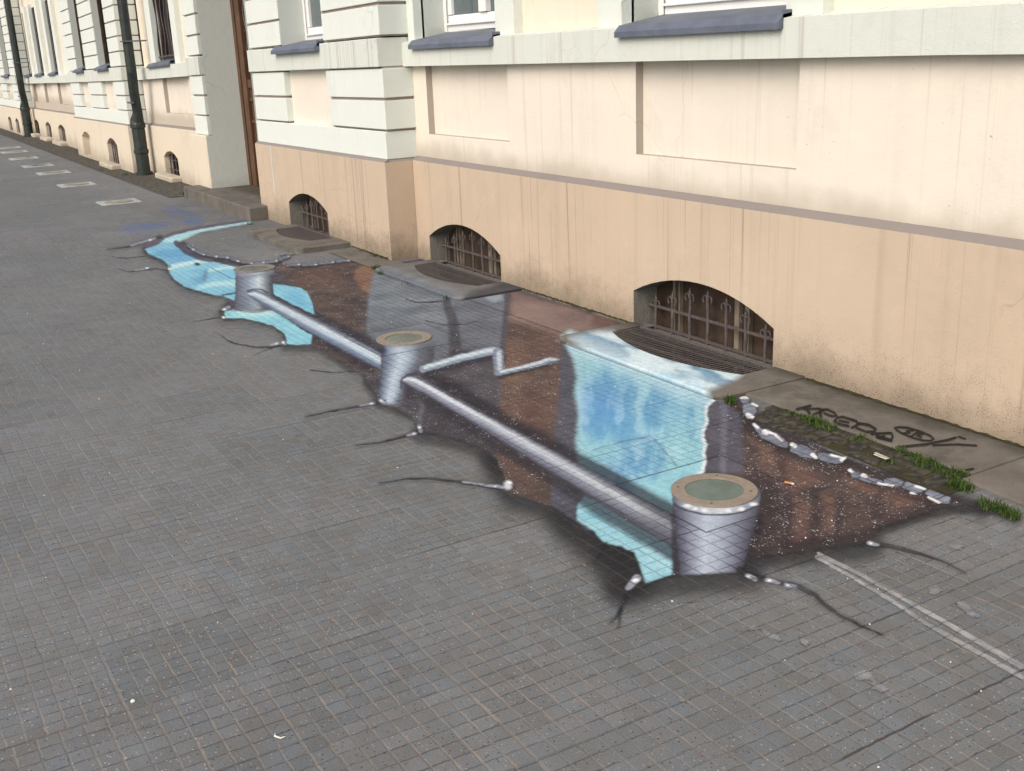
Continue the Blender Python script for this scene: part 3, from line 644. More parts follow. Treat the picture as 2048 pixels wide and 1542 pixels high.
HOLE = [(505, 441), (450, 448), (395, 457), (350, 468), (325, 476), (320, 484), (291, 497), (290, 501), (297, 509), (318, 517), (334, 527), (340, 536), (338, 544), (348, 558), (369, 573), (397, 581), (424, 589), (446, 592), (463, 601),
        (455, 612), (447, 618), (443, 626), (451, 637), (490, 637), (525, 645), (550, 653), (569, 667), (573, 681), (573, 690), (594, 690), (621, 688), (650, 699), (673, 715), (700, 731), (729, 748), (735, 764), (749, 781), (761, 804),
        (776, 810), (805, 822), (831, 839), (843, 863), (873, 866), (908, 874), (946, 886), (978, 904), (995, 921), (998, 933), (1025, 956), (1025, 980), (1057, 986), (1086, 995), (1116, 1012), (1142, 1030), (1162, 1045), (1186, 1061), (1211, 1087),
        (1245, 1093), (1269, 1105), (1279, 1128), (1286, 1149), (1284, 1166), (1256, 1182), (1290, 1168), (1313, 1158), (1346, 1149), (1385, 1144), (1437, 1142), (1476, 1145), (1489, 1126), (1515, 1112), (1545, 1108), (1624, 1097), (1697, 1088), (1735, 1085),
        (1748, 1066), (1759, 1050), (1800, 1038), (1858, 1020), (1882, 1012), (1950, 1009), (1906, 985), (1850, 966), (1776, 943), (1716, 926), (1640, 892), (1560, 857), (1508, 832), (1490, 815), (1462, 798), (1440, 790), (1300, 640), (1240, 632), (1018, 565), (1010, 540),
        (830, 508), (790, 516), (760, 517), (742, 515), (713, 519), (684, 521), (640, 529), (600, 531), (560, 529), (520, 533), (475, 529), (460, 516), (430, 516), (413, 508), (391, 500), (375, 487), (364, 481), (353, 484), (402, 463), (446, 453), (504, 444)]
BLUE1 = [(505, 442), (450, 449), (395, 459), (350, 470), (322, 478), (318, 488), (290, 498), (297, 508), (326, 519), (339, 532), (338, 544), (348, 558), (369, 573), (397, 581), (424, 589), (446, 592), (470, 602), (474, 534), (471, 530), (419, 521), (402, 514), (378, 502), (364, 492), (353, 482), (375, 472), (402, 462), (446, 453), (503, 444)]

def draw(cv):
    D = cv.J; W_ = cv.W
    # soft black overspray outside the broken edge
    for pts, w_, a in (([(1000, 930), (1030, 985), (1090, 1000), (1150, 1045), (1190, 1075), (1215, 1100), (1265, 1115), (1275, 1150), (1250, 1180)], 62, .62), ([(1150, 1050), (1200, 1100), (1240, 1125)], 80, .5), ([(1290, 1178), (1350, 1165), (1430, 1160), (1500, 1155)], 46, .55), ([(1235, 1160), (1240, 1130), (1262, 1120)], 60, .5),
                         ([(1500, 1125), (1580, 1112), (1700, 1104), (1745, 1096)], 38, .5), ([(840, 870), (905, 882), (960, 898), (1000, 935)], 30, .5), ([(735, 765), (760, 808), (820, 830)], 16, .4), ([(1760, 1052), (1850, 1026), (1950, 1014), (2000, 1024), (2030, 1035)], 20, .55), ([(570, 694), (640, 700), (700, 738)], 12, .35), ([(1440, 800), (1500, 830), (1530, 870)], 40, .5), ([(1870, 990), (1960, 1020)], 30, .5)):
        cv.stroke(pts, w_, w_, (20, 20, 26), min(.85, a*1.3), w_*.5)
    k0 = HOLE.index((1882, 1012)); lowe = HOLE[6:k0+1]; cv.stroke(lowe, 9, 15, (22, 21, 27), .85, 4, noisy=.5); cv.stroke(lowe, 16, 44, (22, 22, 28), .42, 14, noisy=.4)
    I = cv.poly(HOLE, (58, 56, 64), (80, 76, 84), soft=2.5, sc=8, speck=.35)
    # brick-brown earth on the left and the orange bulge
    cv.poly([(548, 531), (600, 532), (742, 516), (770, 517), (742, 580), (736, 665), (770, 708), (760, 745), (735, 750), (640, 700), (618, 690), (610, 600)], (54, 47, 50), (98, 80, 72), soft=6, sc=7, speck=.55)
    cv.poly([(580, 545), (640, 540), (690, 548), (680, 570), (610, 562)], (112, 78, 62), (84, 60, 54), a=.6, soft=12, sc=14)
    cv.poly([(742, 524), (712, 539), (707, 556), (722, 577), (742, 590), (748, 544), (775, 536), (812, 515), (780, 514)], (126, 92, 76), (150, 116, 92), a=.8, soft=4, sc=10, speck=.1)
    # slate block under the middle light well
    cv.poly([(747, 543), (912, 597), (908, 640), (905, 700), (880, 735), (800, 730), (733, 664), (736, 600)], (96, 106, 116), (132, 142, 152), a=1, soft=5, sc=6, speck=.15)
    cv.poly([(733, 640), (905, 668), (905, 720), (840, 745), (740, 700)], (84, 88, 98), (96, 102, 112), a=.75, soft=24, sc=8)
    cv.poly([(912, 597), (1020, 576), (1018, 640), (1012, 720), (1006, 816), (940, 790), (905, 700)], (92, 98, 110), (116, 124, 134), a=1, soft=4, sc=6, speck=.15)
    cv.poly([(905, 690), (1012, 700), (1004, 850), (960, 850), (860, 770)], (64, 62, 70), (84, 80, 88), a=.95, soft=16, sc=8, speck=.5)
    cv.poly([(952, 586), (1000, 580), (1006, 600), (985, 604)], (152, 166, 178), None, a=.8, soft=5)
    cv.stroke([(893, 605), (905, 640), (912, 700)], 14, 22, (50, 48, 58), .75, 6)
    cv.stroke([(1017, 580), (1012, 640), (1006, 700)], 10, 12, (56, 54, 64), .7, 5)
    # brown column
    cv.poly([(1022, 582), (1240, 636), (1220, 656), (1126, 668), (1124, 700), (1118, 800), (1110, 889), (1100, 1012), (1020, 985), (990, 900), (1000, 800), (1010, 705)], (74, 61, 58), (108, 85, 76), soft=3, sc=5, speck=.45)
    cv.poly([(1024, 582), (1236, 640), (1200, 660), (1120, 668), (1020, 640)], (120, 104, 102), (146, 127, 121), a=.85, soft=10, sc=5, speck=.05)
    cv.poly([(1190, 625), (1250, 642), (1210, 658), (1180, 650)], (96, 70, 66), None, a=.7, soft=8)
    cv.poly([(1016, 680), (1050, 690), (1060, 740), (1030, 790), (1008, 760)], (134, 106, 88), (112, 86, 72), a=.6, soft=18, sc=8)
    cv.poly([(1050, 770), (1080, 790), (1075, 870), (1040, 850)], (80, 58, 52), (100, 66, 54), a=.6, soft=18, sc=8)
    # dark side of the fall
    cv.poly([(1124, 672), (1165, 690), (1165, 900), (1200, 960), (1160, 1010), (1180, 1062), (1100, 1008), (1108, 889), (1120, 760)], (70, 72, 86), (92, 94, 108), soft=4, sc=7, speck=.12)
    # red-brown floor on the right
    BR = [(1425, 795), (1470, 800), (1520, 850), (1700, 925), (1880, 985), (1885, 1012), (1800, 1040), (1757, 1052), (1735, 1085), (1624, 1097), (1515, 1112), (1488, 1126), (1475, 1080), (1520, 1000), (1430, 940)]
    cv.poly(BR, (55, 46, 49), (88, 72, 68), soft=3, sc=7, speck=.9)
    for q in ([(1520, 900), (1600, 925), (1640, 960), (1590, 985), (1520, 950)], [(1640, 985), (1672, 990), (1668, 1060), (1640, 1070), (1655, 1020)], [(1690, 935), (1800, 985), (1770, 1000), (1690, 965)], [(1790, 985), (1840, 990), (1850, 1008), (1780, 1020)], [(1590, 1000), (1625, 1010), (1610, 1075), (1590, 1085)], [(1500, 880), (1560, 900), (1540, 920)]):
        cv.poly(q, (124, 94, 82), (102, 78, 70), a=.75, soft=10, sc=9)
    cv.poly([(1700, 1000), (1830, 1012), (1760, 1040), (1690, 1045), (1600, 1090), (1540, 1100), (1520, 1060), (1600, 1030)], (60, 44, 46), (74, 52, 52), a=.3, soft=14, speck=3.2)
    cv.poly([(1485, 915), (1560, 945), (1590, 985), (1560, 1010), (1530, 980)], (66, 58, 64), (80, 66, 68), a=.5, soft=12, speck=2.4)
    cv.poly([(1418, 800), (1448, 802), (1482, 830), (1484, 900), (1486, 948), (1440, 946), (1408, 940)], (70, 70, 84), (92, 92, 106), a=1, soft=5, sc=7, speck=.1)
    cv.stroke([(1448, 812), (1448, 860), (1446, 940)], 10, 8, (122, 124, 138), .55, 7)
    cv.stroke([(1520, 980), (1530, 1040), (1505, 1100)], 60, 50, (30, 26, 34), .6, 24)
    cv.stroke([(1500, 850), (1580, 900), (1700, 945), (1860, 1005)], 26, 16, (34, 28, 32), .6, 12)
    cv.stroke([(1540, 1108), (1640, 1092), (1745, 1070), (1860, 1018)], 30, 16, (30, 26, 30), .55, 14)
    for a_, b_ in (((1560, 905), (1566, 960)), ((1632, 980), (1628, 1080)), ((1575, 1000), (1570, 1090)), ((1680, 1000), (1676, 1060)), ((1760, 985), (1750, 1040))): cv.stroke([a_, b_], 16, 12, (38, 30, 34), .5, 9)
    # the water fall
    FALL = [(1128, 674), (1140, 666), (1290, 725), (1436, 786), (1432, 800), (1418, 812), (1414, 828), (1418, 842), (1410, 862), (1408, 875), (1414, 890), (1410, 905), (1413, 920), (1408, 945), (1346, 985), (1346, 1032), (1250, 985), (1160, 935), (1158, 903), (1156, 880), (1162, 830), (1153, 785), (1158, 755), (1150, 715)]
    I = cv.idx(FALL, 20); d = cv.sd(I, FALL); dd = cv.J[I]
    f1 = fbm(np.stack([dd[:, 0]*.028, dd[:, 1]*.011], 1), 1, 71); f2 = fbm(np.stack([dd[:, 0]*.05, dd[:, 1]*.03], 1), 1, 83)
    c = np.array(lin((146, 200, 214)))+(np.array(lin((104, 164, 200)))-np.array(lin((146, 200, 214))))*smst(f1, .38, .70)[:, None]
    c = c+(np.array(lin((176, 220, 236)))-c)*(smst(f2, .45, .75)*.5)[:, None]
    bl = np.exp(-((dd[:, 0]-1208)/52)**2-((dd[:, 1]-810)/55)**2)+.7*np.exp(-((dd[:, 0]-1345)/30)**2-((dd[:, 1]-815)/45)**2)+.6*np.exp(-((dd[:, 0]-1240)/50)**2-((dd[:, 1]-930)/30)**2)
    c = c+(np.array(lin((84, 142, 208)))-c)*np.clip(bl*.5, 0, .6)[:, None]
    top = 1-smst(dd[:, 1]-(676+(dd[:, 0]-1130)*.42), 4, 44); c = c+(np.array(lin((206, 234, 244)))-c)*(top*.5)[:, None]
    edge = smst(d, -11, -1)*(dd[:, 0] > 1385); c = c+(np.array(lin((232, 242, 248)))-c)*(edge*.9)[:, None]
    edl = smst(d, -22, -2)*(dd[:, 0] < 1190)*.2; c = c+(np.array(lin((190, 214, 228)))-c)*edl[:, None]
    cv.comp(I, c, 1-smst(d, -3, np.where(dd[:, 0] < 1250, 12, 2.5))); cv.speck[I] *= smst(d, -3, 3)
    # stripe of water below the pipe
    S2 = [(1154, 1040), (1154, 1012), (1170, 991), (1198, 1004), (1261, 1045), (1333, 1087), (1346, 1097), (1346, 1149), (1313, 1158), (1290, 1166), (1286, 1149), (1279, 1128), (1269, 1105), (1245, 1093), (1211, 1087), (1186, 1061)]
    cv.poly(S2, (126, 188, 208), (172, 216, 226), soft=3, sc=6, speck=0); cv.poly([(1200, 1010), (1345, 1092), (1345, 1120), (1240, 1050)], (104, 172, 204), (134, 190, 212), a=.6, soft=10)
    # middle pillar
    cv.tube([(760, 684), (764, 720), (760, 770), (757, 806)], [(872, 684), (866, 720), (838, 748), (806, 812)], [(0, (78, 86, 106)), (.12, (118, 132, 156)), (.36, (186, 204, 220)), (.50, (170, 188, 206)), (.72, (104, 110, 124)), (1, (62, 60, 72))], soft=5)
    cv.poly([(752, 664), (880, 660), (892, 684), (872, 700), (856, 690), (815, 697), (775, 694), (746, 690)], (114, 124, 134), (104, 112, 124), a=.55, soft=6)
    cv.poly([(803, 762), (815, 752), (832, 762), (838, 792), (815, 812), (808, 790)], (44, 42, 54), None, a=.85, soft=8)
    cv.poly([(842, 795), (850, 800), (842, 850), (834, 846)], (110, 114, 126), None, a=.6, soft=5)
    cv.poly([(842, 862), (880, 835), (960, 880), (990, 905), (930, 880)], (40, 38, 46), (54, 50, 58), a=.6, soft=16, speck=.7)
    # big pipe
    cv.stroke([(860, 748), (1010, 845), (1110, 897), (1216, 956), (1346, 1030)], 24, 34, (28, 26, 38), .85, 11)
    up2 = [(804, 758), (814, 752), (832, 751), (922, 801), (1010, 849), (1113, 904), (1217, 963), (1350, 1037)]; lo2 = [(804, 764), (826, 776), (849, 788), (922, 832), (996, 878), (1098, 942), (1204, 1008), (1350, 1096)]
    cv.stroke([(849, 796), (922, 840), (996, 886), (1098, 951), (1204, 1018), (1345, 1100)], 20, 36, (36, 34, 46), .8, 10)
    cv.tube(up2, lo2, [(0, (92, 94, 110)), (.10, (124, 130, 146)), (.30, (212, 222, 232)), (.42, (200, 210, 222)), (.62, (150, 158, 176)), (.85, (112, 116, 136)), (1, (72, 72, 88))], soft=4, along=(1.08, .66))
    cv.stroke([(801, 776), (803, 760), (814, 750), (834, 747)], 3, 3, (40, 42, 56), .8, 2)
    I = cv.idx([(1255, 970), (1350, 1120)], 5); dd = cv.J[I]; cv.comp(I, np.array(lin((84, 84, 100))), smst(dd[:, 0], 1240, 1340)*.55*(cv.sd(I, up2+lo2[::-1]) < 0))
    # pipe on the left
    cv.stroke([(545, 588), (626, 628), (700, 668), (760, 700)], 12, 20, (38, 36, 50), .85, 7)
    cv.stroke([(530, 618), (604, 666), (678, 700), (742, 735)], 12, 18, (38, 36, 50), .8, 7)
    # blue pool right of the far pillar and below it
    cv.poly([(545, 568), (570, 570), (600, 576), (614, 584), (621, 597), (626, 613), (628, 629), (604, 618), (588, 610), (548, 589)], (112, 184, 214), (150, 208, 226), soft=1.5, sc=5, speck=0)
    cv.poly([(569, 590), (600, 590), (618, 612), (600, 612)], (92, 162, 206), None, a=.5, soft=8)
    cv.poly([(451, 636), (449, 622), (470, 620), (500, 627), (525, 626), (545, 618), (605, 660), (624, 670), (622, 688), (594, 690), (574, 689), (573, 680), (569, 667), (550, 653), (525, 645), (490, 637)], (150, 212, 224), (112, 182, 214), soft=1.5, sc=5, speck=0)
    cv.poly([(468, 620), (545, 618), (560, 630), (500, 633), (468, 630)], (200, 234, 236), None, a=.6, soft=4)
    # stream on the left
    cv.poly(BLUE1, (98, 166, 204), (150, 208, 226), soft=2, sc=3.2, speck=0)
    cv.poly([(505, 442), (395, 458), (330, 475), (325, 484), (352, 486), (402, 464), (500, 446)], (168, 218, 226), (190, 232, 234), a=.8, soft=3)
    cv.poly([(300, 496), (390, 500), (418, 520), (340, 528)], (84, 150, 200), (110, 172, 212), a=.7, soft=8)
    cv.stroke([(341, 534), (380, 526), (420, 519)], 6, 6, (206, 236, 240), .8, 4); cv.stroke([(398, 574), (430, 568), (470, 566)], 7, 8, (190, 232, 234), .7, 5); cv.stroke([(420, 541), (446, 534), (472, 533)], 6, 8, (196, 232, 238), .7, 4)
    cv.poly([(380, 560), (410, 545), (420, 556), (400, 570)], (76, 138, 192), None, a=.5, soft=8); cv.dab(394, 528, 6, 3, (30, 40, 60)); cv.stroke([(412, 545), (408, 560)], 7, 4, (100, 110, 140), .5, 4)
    cv.stroke([(446, 590), (470, 586)], 3, 3, (60, 70, 90), .9, 1.5)
    # violet rim and rubble along its upper edge
    cv.stroke([(291, 494), (320, 482), (326, 475), (350, 466), (395, 456), (505, 440)], 7, 3, (96, 78, 96), .75, 2.5)
    cv.stroke([(352, 486), (372, 503), (404, 517), (440, 521), (474, 529), (520, 531), (560, 527)], 9, 9, (64, 54, 66), .9, 2.5)
    for a_, b_ in (((376, 490), (388, 499)), ((392, 502), (410, 509)), ((416, 509), (436, 513)), ((440, 513), (458, 515)), ((462, 516), (478, 522)), ((484, 523), (505, 527)), ((510, 527), (530, 525)), ((534, 524), (556, 521)), ((560, 518), (578, 512)), ((575, 530), (600, 529)), ((606, 529), (634, 529)), ((640, 526), (668, 524)), ((674, 522), (700, 520)), ((706, 518), (726, 516)), ((730, 515), (746, 513))):
        cv.stroke([(a_[0], a_[1]+2), (b_[0], b_[1]+2)], 9, 8, (36, 34, 42), .85, 2.5); cv.stroke([a_, b_], 5.5, 4.5, (112, 120, 134), .95, 1.5); cv.dab(b_[0]-2, b_[1], 3, 1.7, (214, 220, 228), .7)
    # far pillar
    cv.tube([(471, 544), (471, 585), (468, 622)], [(546, 544), (546, 585), (548, 616)], [(0, (74, 80, 98)), (.12, (112, 120, 140)), (.35, (140, 156, 178)), (.62, (198, 214, 224)), (.78, (140, 152, 160)), (.92, (84, 86, 102)), (1, (60, 58, 74))], soft=2)
    cv.poly([(470, 536), (546, 532), (548, 548), (505, 556), (471, 550)], (150, 160, 172), (120, 128, 140), a=.5, soft=3)
    I = cv.idx([(470, 540), (548, 624)], 2); dd = cv.J[I]; ellb = 616+9*np.sqrt(np.clip(1-((dd[:, 0]-508)/40)**2, 0, 1)); cv.comp(I, np.array(lin((92, 96, 112))), smst(dd[:, 1], 575, 618)*.45*(dd[:, 1] < ellb)*(np.abs(dd[:, 0]-508) < 37))
    cv.poly([(508, 600), (520, 596), (545, 610), (546, 618), (525, 622)], (70, 72, 88), None, a=.6, soft=6)
    up1 = [(497, 584), (508, 579), (523, 583), (555, 599), (627, 635), (700, 672), (762, 706)]; lo1 = [(497, 592), (512, 602), (528, 612), (560, 631), (605, 657), (678, 697), (762, 741)]
    cv.tube(up1, lo1, [(0, (78, 84, 102)), (.16, (126, 140, 160)), (.38, (214, 228, 236)), (.52, (186, 206, 222)), (.75, (126, 146, 174)), (1, (72, 78, 98))], soft=2.5)
    cv.stroke([(494, 583), (508, 578), (524, 579), (534, 586)], 2.5, 2.5, (50, 60, 76), .9, 1.5)
    # thin bent pipe
    cv.stroke([(860, 741), (985, 711), (1004, 716)], 14, 16, (40, 38, 48), .85, 5); cv.stroke([(846, 738), (920, 716), (981, 702), (993, 702)], 13, 15, (140, 158, 176), 1, 2.5); cv.stroke([(850, 735), (920, 714), (981, 700), (990, 700)], 5, 6, (204, 220, 230), .9, 2.5)
    cv.stroke([(996, 706), (998, 744)], 20, 18, (124, 138, 156), 1, 3); cv.stroke([(998, 706), (999, 744)], 7, 6, (198, 212, 224), .85, 4)
    cv.stroke([(1000, 752), (1060, 738), (1108, 724)], 9, 9, (36, 32, 38), .85, 3); cv.stroke([(998, 746), (1060, 732), (1104, 719)], 9, 9, (132, 148, 166), 1, 2); cv.stroke([(1002, 744), (1060, 730), (1100, 718)], 4, 4, (204, 216, 226), .9, 2)
    cv.dab(1108, 721, 11, 6, (110, 120, 136), .9); cv.dab(1106, 719, 9, 2.5, (206, 214, 222), .9)
    # near pillar
    cv.stroke([(1354, 1040), (1352, 1148)], 20, 14, (40, 38, 52), .85, 6); cv.stroke([(1512, 1040), (1492, 1100), (1482, 1130)], 26, 20, (24, 22, 32), .95, 12)
    cv.tube([(1345, 990), (1350, 1040), (1360, 1150)], [(1521, 990), (1514, 1040), (1484, 1144)], [(0, (66, 68, 86)), (.10, (104, 108, 130)), (.38, (182, 195, 212)), (.58, (164, 175, 194)), (.82, (114, 119, 138)), (1, (60, 60, 76))], soft=4)
    al = []
    I = cv.idx([(1335, 970), (1530, 1035)], 4); dd = cv.J[I]; q = ((dd[:, 0]-1433)/88)**2
    yl = 984+34*np.sqrt(np.clip(1-q, 0, 1)); k = (q < 1)*smst(dd[:, 1], 975, 985); cv.comp(I, cv.ramp((dd[:, 0]-1345)/176, [(0, (90, 94, 112)), (.2, (168, 178, 192)), (.55, (200, 208, 216)), (.85, (150, 160, 178)), (1, (90, 92, 110))]), k*(1-smst(dd[:, 1], yl+9, yl+11)))
    cv.comp(I, np.array(lin((44, 46, 60))), k*np.exp(-((dd[:, 1]-yl-12)/2.0)**2)*.9)
    for x_, y_, r_ in ((1376, 1012, 9), (1392, 1017, 6), (1410, 1021, 6), (1457, 1021, 6), (1482, 1018, 7), (1507, 1008, 8)): cv.dab(x_, y_, r_, 3.5, (232, 238, 244), .9)
    # broken stones of the kerb with white gleams
    dark = (26, 24, 30)
    cv.poly([(1462, 800), (1508, 834), (1640, 893), (1776, 945), (1906, 988), (1950, 1012), (1890, 1004), (1800, 962), (1700, 935), (1640, 902), (1575, 880), (1520, 846), (1500, 850), (1480, 835)], (34, 32, 38), (46, 42, 46), a=.85, soft=5)
    ST = ([(1476, 791), (1490, 790), (1500, 798), (1498, 806), (1484, 806)], [(1486, 808), (1500, 806), (1512, 812), (1514, 822), (1505, 836), (1496, 838), (1486, 826)], [(1506, 846), (1514, 849), (1524, 858), (1549, 865), (1568, 877), (1577, 889), (1574, 897), (1553, 890), (1524, 877), (1512, 860)],
          [(1580, 892), (1588, 886), (1612, 893), (1634, 905), (1631, 918), (1604, 913), (1581, 903)], [(1635, 905), (1663, 908), (1691, 914), (1686, 926), (1656, 926), (1637, 917)], [(1698, 940), (1706, 941), (1717, 948), (1741, 955), (1779, 964), (1766, 971), (1729, 963), (1704, 954)],
          [(1768, 958), (1788, 956), (1809, 964), (1803, 973), (1769, 968)], [(1812, 964), (1835, 971), (1855, 976), (1850, 984), (1836, 986), (1804, 975)], [(1858, 977), (1874, 981), (1901, 994), (1898, 1008), (1879, 1006), (1850, 988)])
    for q in ST:
        cen = np.mean(q, 0); big = [tuple(cen+(np.array(p)-cen)*1.18+np.array([0, 1.5])) for p in q]; cv.poly(big, dark, None, a=.9, soft=3); cv.poly(q, (108, 116, 134), (146, 154, 170), soft=1.2, sc=12, speck=.1)
    W4 = (240, 244, 248)
    for a_, b_, w_ in (((1482, 794), (1494, 796), 6), ((1506, 807), (1514, 812), 4), ((1496, 830), (1506, 834), 7), ((1509, 849), (1516, 856), 6), ((1530, 862), (1552, 869), 4.5), ((1552, 871), (1564, 881), 4), ((1527, 864), (1534, 868), 6), ((1585, 889), (1590, 893), 8), ((1625, 909), (1632, 915), 7), ((1662, 910), (1690, 916), 4), ((1684, 920), (1690, 915), 6), ((1700, 941), (1704, 944), 6), ((1726, 951), (1732, 953), 7), ((1757, 966), (1786, 971), 3.5), ((1830, 972), (1852, 979), 4), ((1858, 996), (1878, 1005), 4.5), ((1822, 985), (1830, 987), 4)):
        cv.stroke([a_, b_], w_, w_*.7, W4, .92, 1.8)
    cv.stroke([(1846, 985), (1855, 977)], 2.5, 2.5, dark, .9, 1); cv.stroke([(1872, 998), (1898, 990)], 2, 2, dark, .8, 1)
    # cracks
    K = (20, 19, 25)
    for pts, w0, w1 in (([(1024, 974), (1000, 976), (955, 969), (900, 962), (850, 957), (820, 957), (790, 962), (758, 966)], 12, 2), ([(843, 860), (828, 868), (800, 875), (760, 886), (712, 891)], 11, 1.8), ([(768, 803), (750, 807), (720, 813), (690, 818), (650, 825), (611, 833)], 9, 1.8),
                        ([(1284, 1168), (1258, 1182), (1250, 1198), (1242, 1220), (1232, 1236), (1220, 1246)], 18, 3), ([(1243, 1216), (1239, 1238), (1236, 1254)], 9, 3), ([(1212, 1088), (1202, 1104), (1187, 1128)], 10, 2), ([(1480, 1140), (1494, 1150), (1540, 1162), (1590, 1171), (1630, 1190), (1645, 1206), (1680, 1231), (1720, 1250), (1766, 1270)], 20, 3),
                        ([(1725, 1086), (1780, 1092), (1830, 1105), (1880, 1121), (1930, 1145)], 16, 1.8), ([(452, 636), (441, 635), (386, 643)], 4, 1.5), ([(340, 532), (338, 542), (315, 537), (257, 544), (233, 536)], 4, 1.2), ([(292, 512), (255, 517), (224, 513)], 2.5, 1.2), ([(320, 474), (290, 484), (255, 494), (216, 499)], 9, 2),
                        ([(573, 690), (545, 694), (512, 694), (479, 689), (454, 681), (438, 667)], 7, 1.8), ([(560, 691), (530, 700), (506, 711)], 3, 1.2), ([(813, 599), (830, 605), (883, 603)], 3.5, 2), ([(851, 640), (883, 650), (933, 648), (960, 642)], 3, 1.5), ([(560, 512), (584, 510), (600, 506), (612, 500)], 5, 2), ([(740, 512), (760, 508), (768, 503)], 3, 1.5), ([(620, 740), (660, 745), (735, 742)], 2.5, 1.5), ([(470, 690), (480, 670)], 1, 1), ([(448, 617), (441, 626), (450, 636)], 6, 4)):
        cv.stroke(pts, w0*.72, w1*.8, K, .95, 1.0, noisy=.35)
        if w0 > 8: cv.stroke(pts, w0*1.1, w1*2.0, K, .28, 5)
    for pts, w0, w1 in (([(1006, 974), (965, 969), (925, 964)], 6, 2.5), ([(838, 853), (842, 862)], 7, 6), ([(830, 867), (815, 871)], 6, 3), ([(762, 801), (768, 806)], 8, 6), ([(748, 806), (720, 811)], 4, 2), ([(1274, 1156), (1256, 1176)], 15, 9), ([(1494, 1151), (1510, 1158)], 7, 8), ([(1534, 1160), (1556, 1166)], 9, 6), ([(1572, 1170), (1590, 1174)], 8, 5), ([(1738, 1086), (1756, 1089)], 8, 4),
                        ([(310, 477), (262, 491)], 4, 2), ([(566, 684), (570, 688)], 6, 5), ([(556, 687), (540, 690)], 4, 2), ([(446, 634), (451, 636)], 5, 3), ([(338, 536), (340, 542)], 3, 3), ([(446, 619), (458, 614)], 5, 4), ([(300, 535), (270, 541)], 1.6, 1)):
        cv.stroke(pts, w0, w1, (150, 158, 172), .9, 2); m_ = pts[0]; cv.dab(m_[0]*.8+pts[-1][0]*.2, m_[1]*.8+pts[-1][1]*.2, max(2.5, w0*.42), max(1.8, w0*.28), (236, 240, 244), .9)
    cv.dab(1016, 970, 8, 9, (210, 216, 224), .95); cv.dab(1018, 966, 5, 4, (250, 250, 252), .9)
    # paving around each ground light is smooth; fine joint round it
    for cx, cy in LIGHTS:
        q = np.maximum(np.abs(W_[:, 0]-cx), np.abs(W_[:, 1]-cy)); cv.smooth = np.maximum(cv.smooth, 1-smst(q, .249, .253))
        ln = np.exp(-((q-.256)/.0035)**2); I = np.nonzero(ln > .02)[0]; cv.comp(I, np.array(lin((22, 22, 26))), ln[I]*.9*np.clip(cv.a[I], 0, 1))
    ln = np.exp(-((W_[:, 1]+.405)/.004)**2)*(W_[:, 0] > -6.25)*(W_[:, 0] < -4.95); I = np.nonzero(ln > .02)[0]; cv.comp(I, np.array(lin((24, 22, 24))), ln[I]*.8)
    PT = [(1152, 782), (1335, 858), (1305, 872), (1180, 905), (1160, 880)]; I = cv.idx(PT, 5); cv.smooth[I] = np.maximum(cv.smooth[I], 1-smst(cv.sd(I, PT), -2, 3))
    cv.stroke([(1178, 903), (1240, 884), (1300, 872), (1310, 880), (1352, 930)], 2.5, 2.5, (30, 44, 60), .6, 1.5, noisy=.7)
    cv.smooth = np.maximum(cv.smooth, (W_[:, 1] > -.405)*(W_[:, 0] < -3.6)*1.0)
LIGHTS = [(-2.872, -1.222), (-5.575, -1.175), (-8.215, -1.17)]

def attrs(me, cv):
    A = me.color_attributes.new('paint', 'FLOAT_COLOR', 'POINT'); buf = np.concatenate([np.clip(cv.c*PG, .004, .86), np.clip(cv.a, 0, 1)[:, None]], 1).astype(np.float32); A.data.foreach_set('color', buf.ravel())
    for n_, v_ in (('smooth_area', cv.smooth), ('speck', cv.speck)):
        B = me.attributes.new(n_, 'FLOAT', 'POINT'); B.data.foreach_set('value', v_.astype(np.float32))
def patch(name, xs, ys, z, fn, mat, keep=.03, holes=()):
    X, Y = np.meshgrid(xs, ys); n, m_ = X.shape; P = np.stack([X.ravel(), Y.ravel(), np.full(X.size, z)], 1)
    cv = Canvas(P); fn(cv); a = cv.a.copy()
    for h in holes: a[(P[:, 0] > h[0]) & (P[:, 0] < h[1]) & (P[:, 1] > h[2]) & (P[:, 1] < h[3])] = 0
    a = a.reshape(n, m_) > keep; fk = a[:-1, :-1] & a[1:, :-1] & a[:-1, 1:] & a[1:, 1:]
    i, j = np.nonzero(fk); v0 = i*m_+j; F = np.stack([v0, v0+1, v0+m_+1, v0+m_], 1)
    used = np.unique(F); mp = np.full(n*m_, -1); mp[used] = np.arange(len(used)); F = mp[F]
    me = bpy.data.meshes.new(name); me.vertices.add(len(used)); me.vertices.foreach_set('co', P[used].astype(np.float32).ravel())
    me.loops.add(F.size); me.loops.foreach_set('vertex_index', F.astype(np.int32).ravel()); me.polygons.add(len(F))
    me.polygons.foreach_set('loop_start', np.arange(0, F.size, 4, dtype=np.int32)); me.polygons.foreach_set('loop_total', np.full(len(F), 4, np.int32)); me.update(calc_edges=True)
    cv.c, cv.a, cv.smooth, cv.speck = cv.c[used], cv.a[used], cv.smooth[used], cv.speck[used]; attrs(me, cv)
    me.materials.append(mat); o = bpy.data.objects.new(name, me); C.objects.link(o); return o
CURBS = [(-9.86, -8.56, -.70, -.2), (-7.53, -6.21, -.49, .3), (-5.01, -3.64, -.525, .3)]
xs = np.concatenate([np.arange(-12.6, -8.6, .014), np.arange(-8.6, -6.2, .010), np.arange(-6.2, -4.4, .0075), np.arange(-4.4, -3.2, .0055), np.arange(-3.2, -1.6, .0042)])
ys = np.concatenate([np.arange(-2.35, -.02, .0052)])
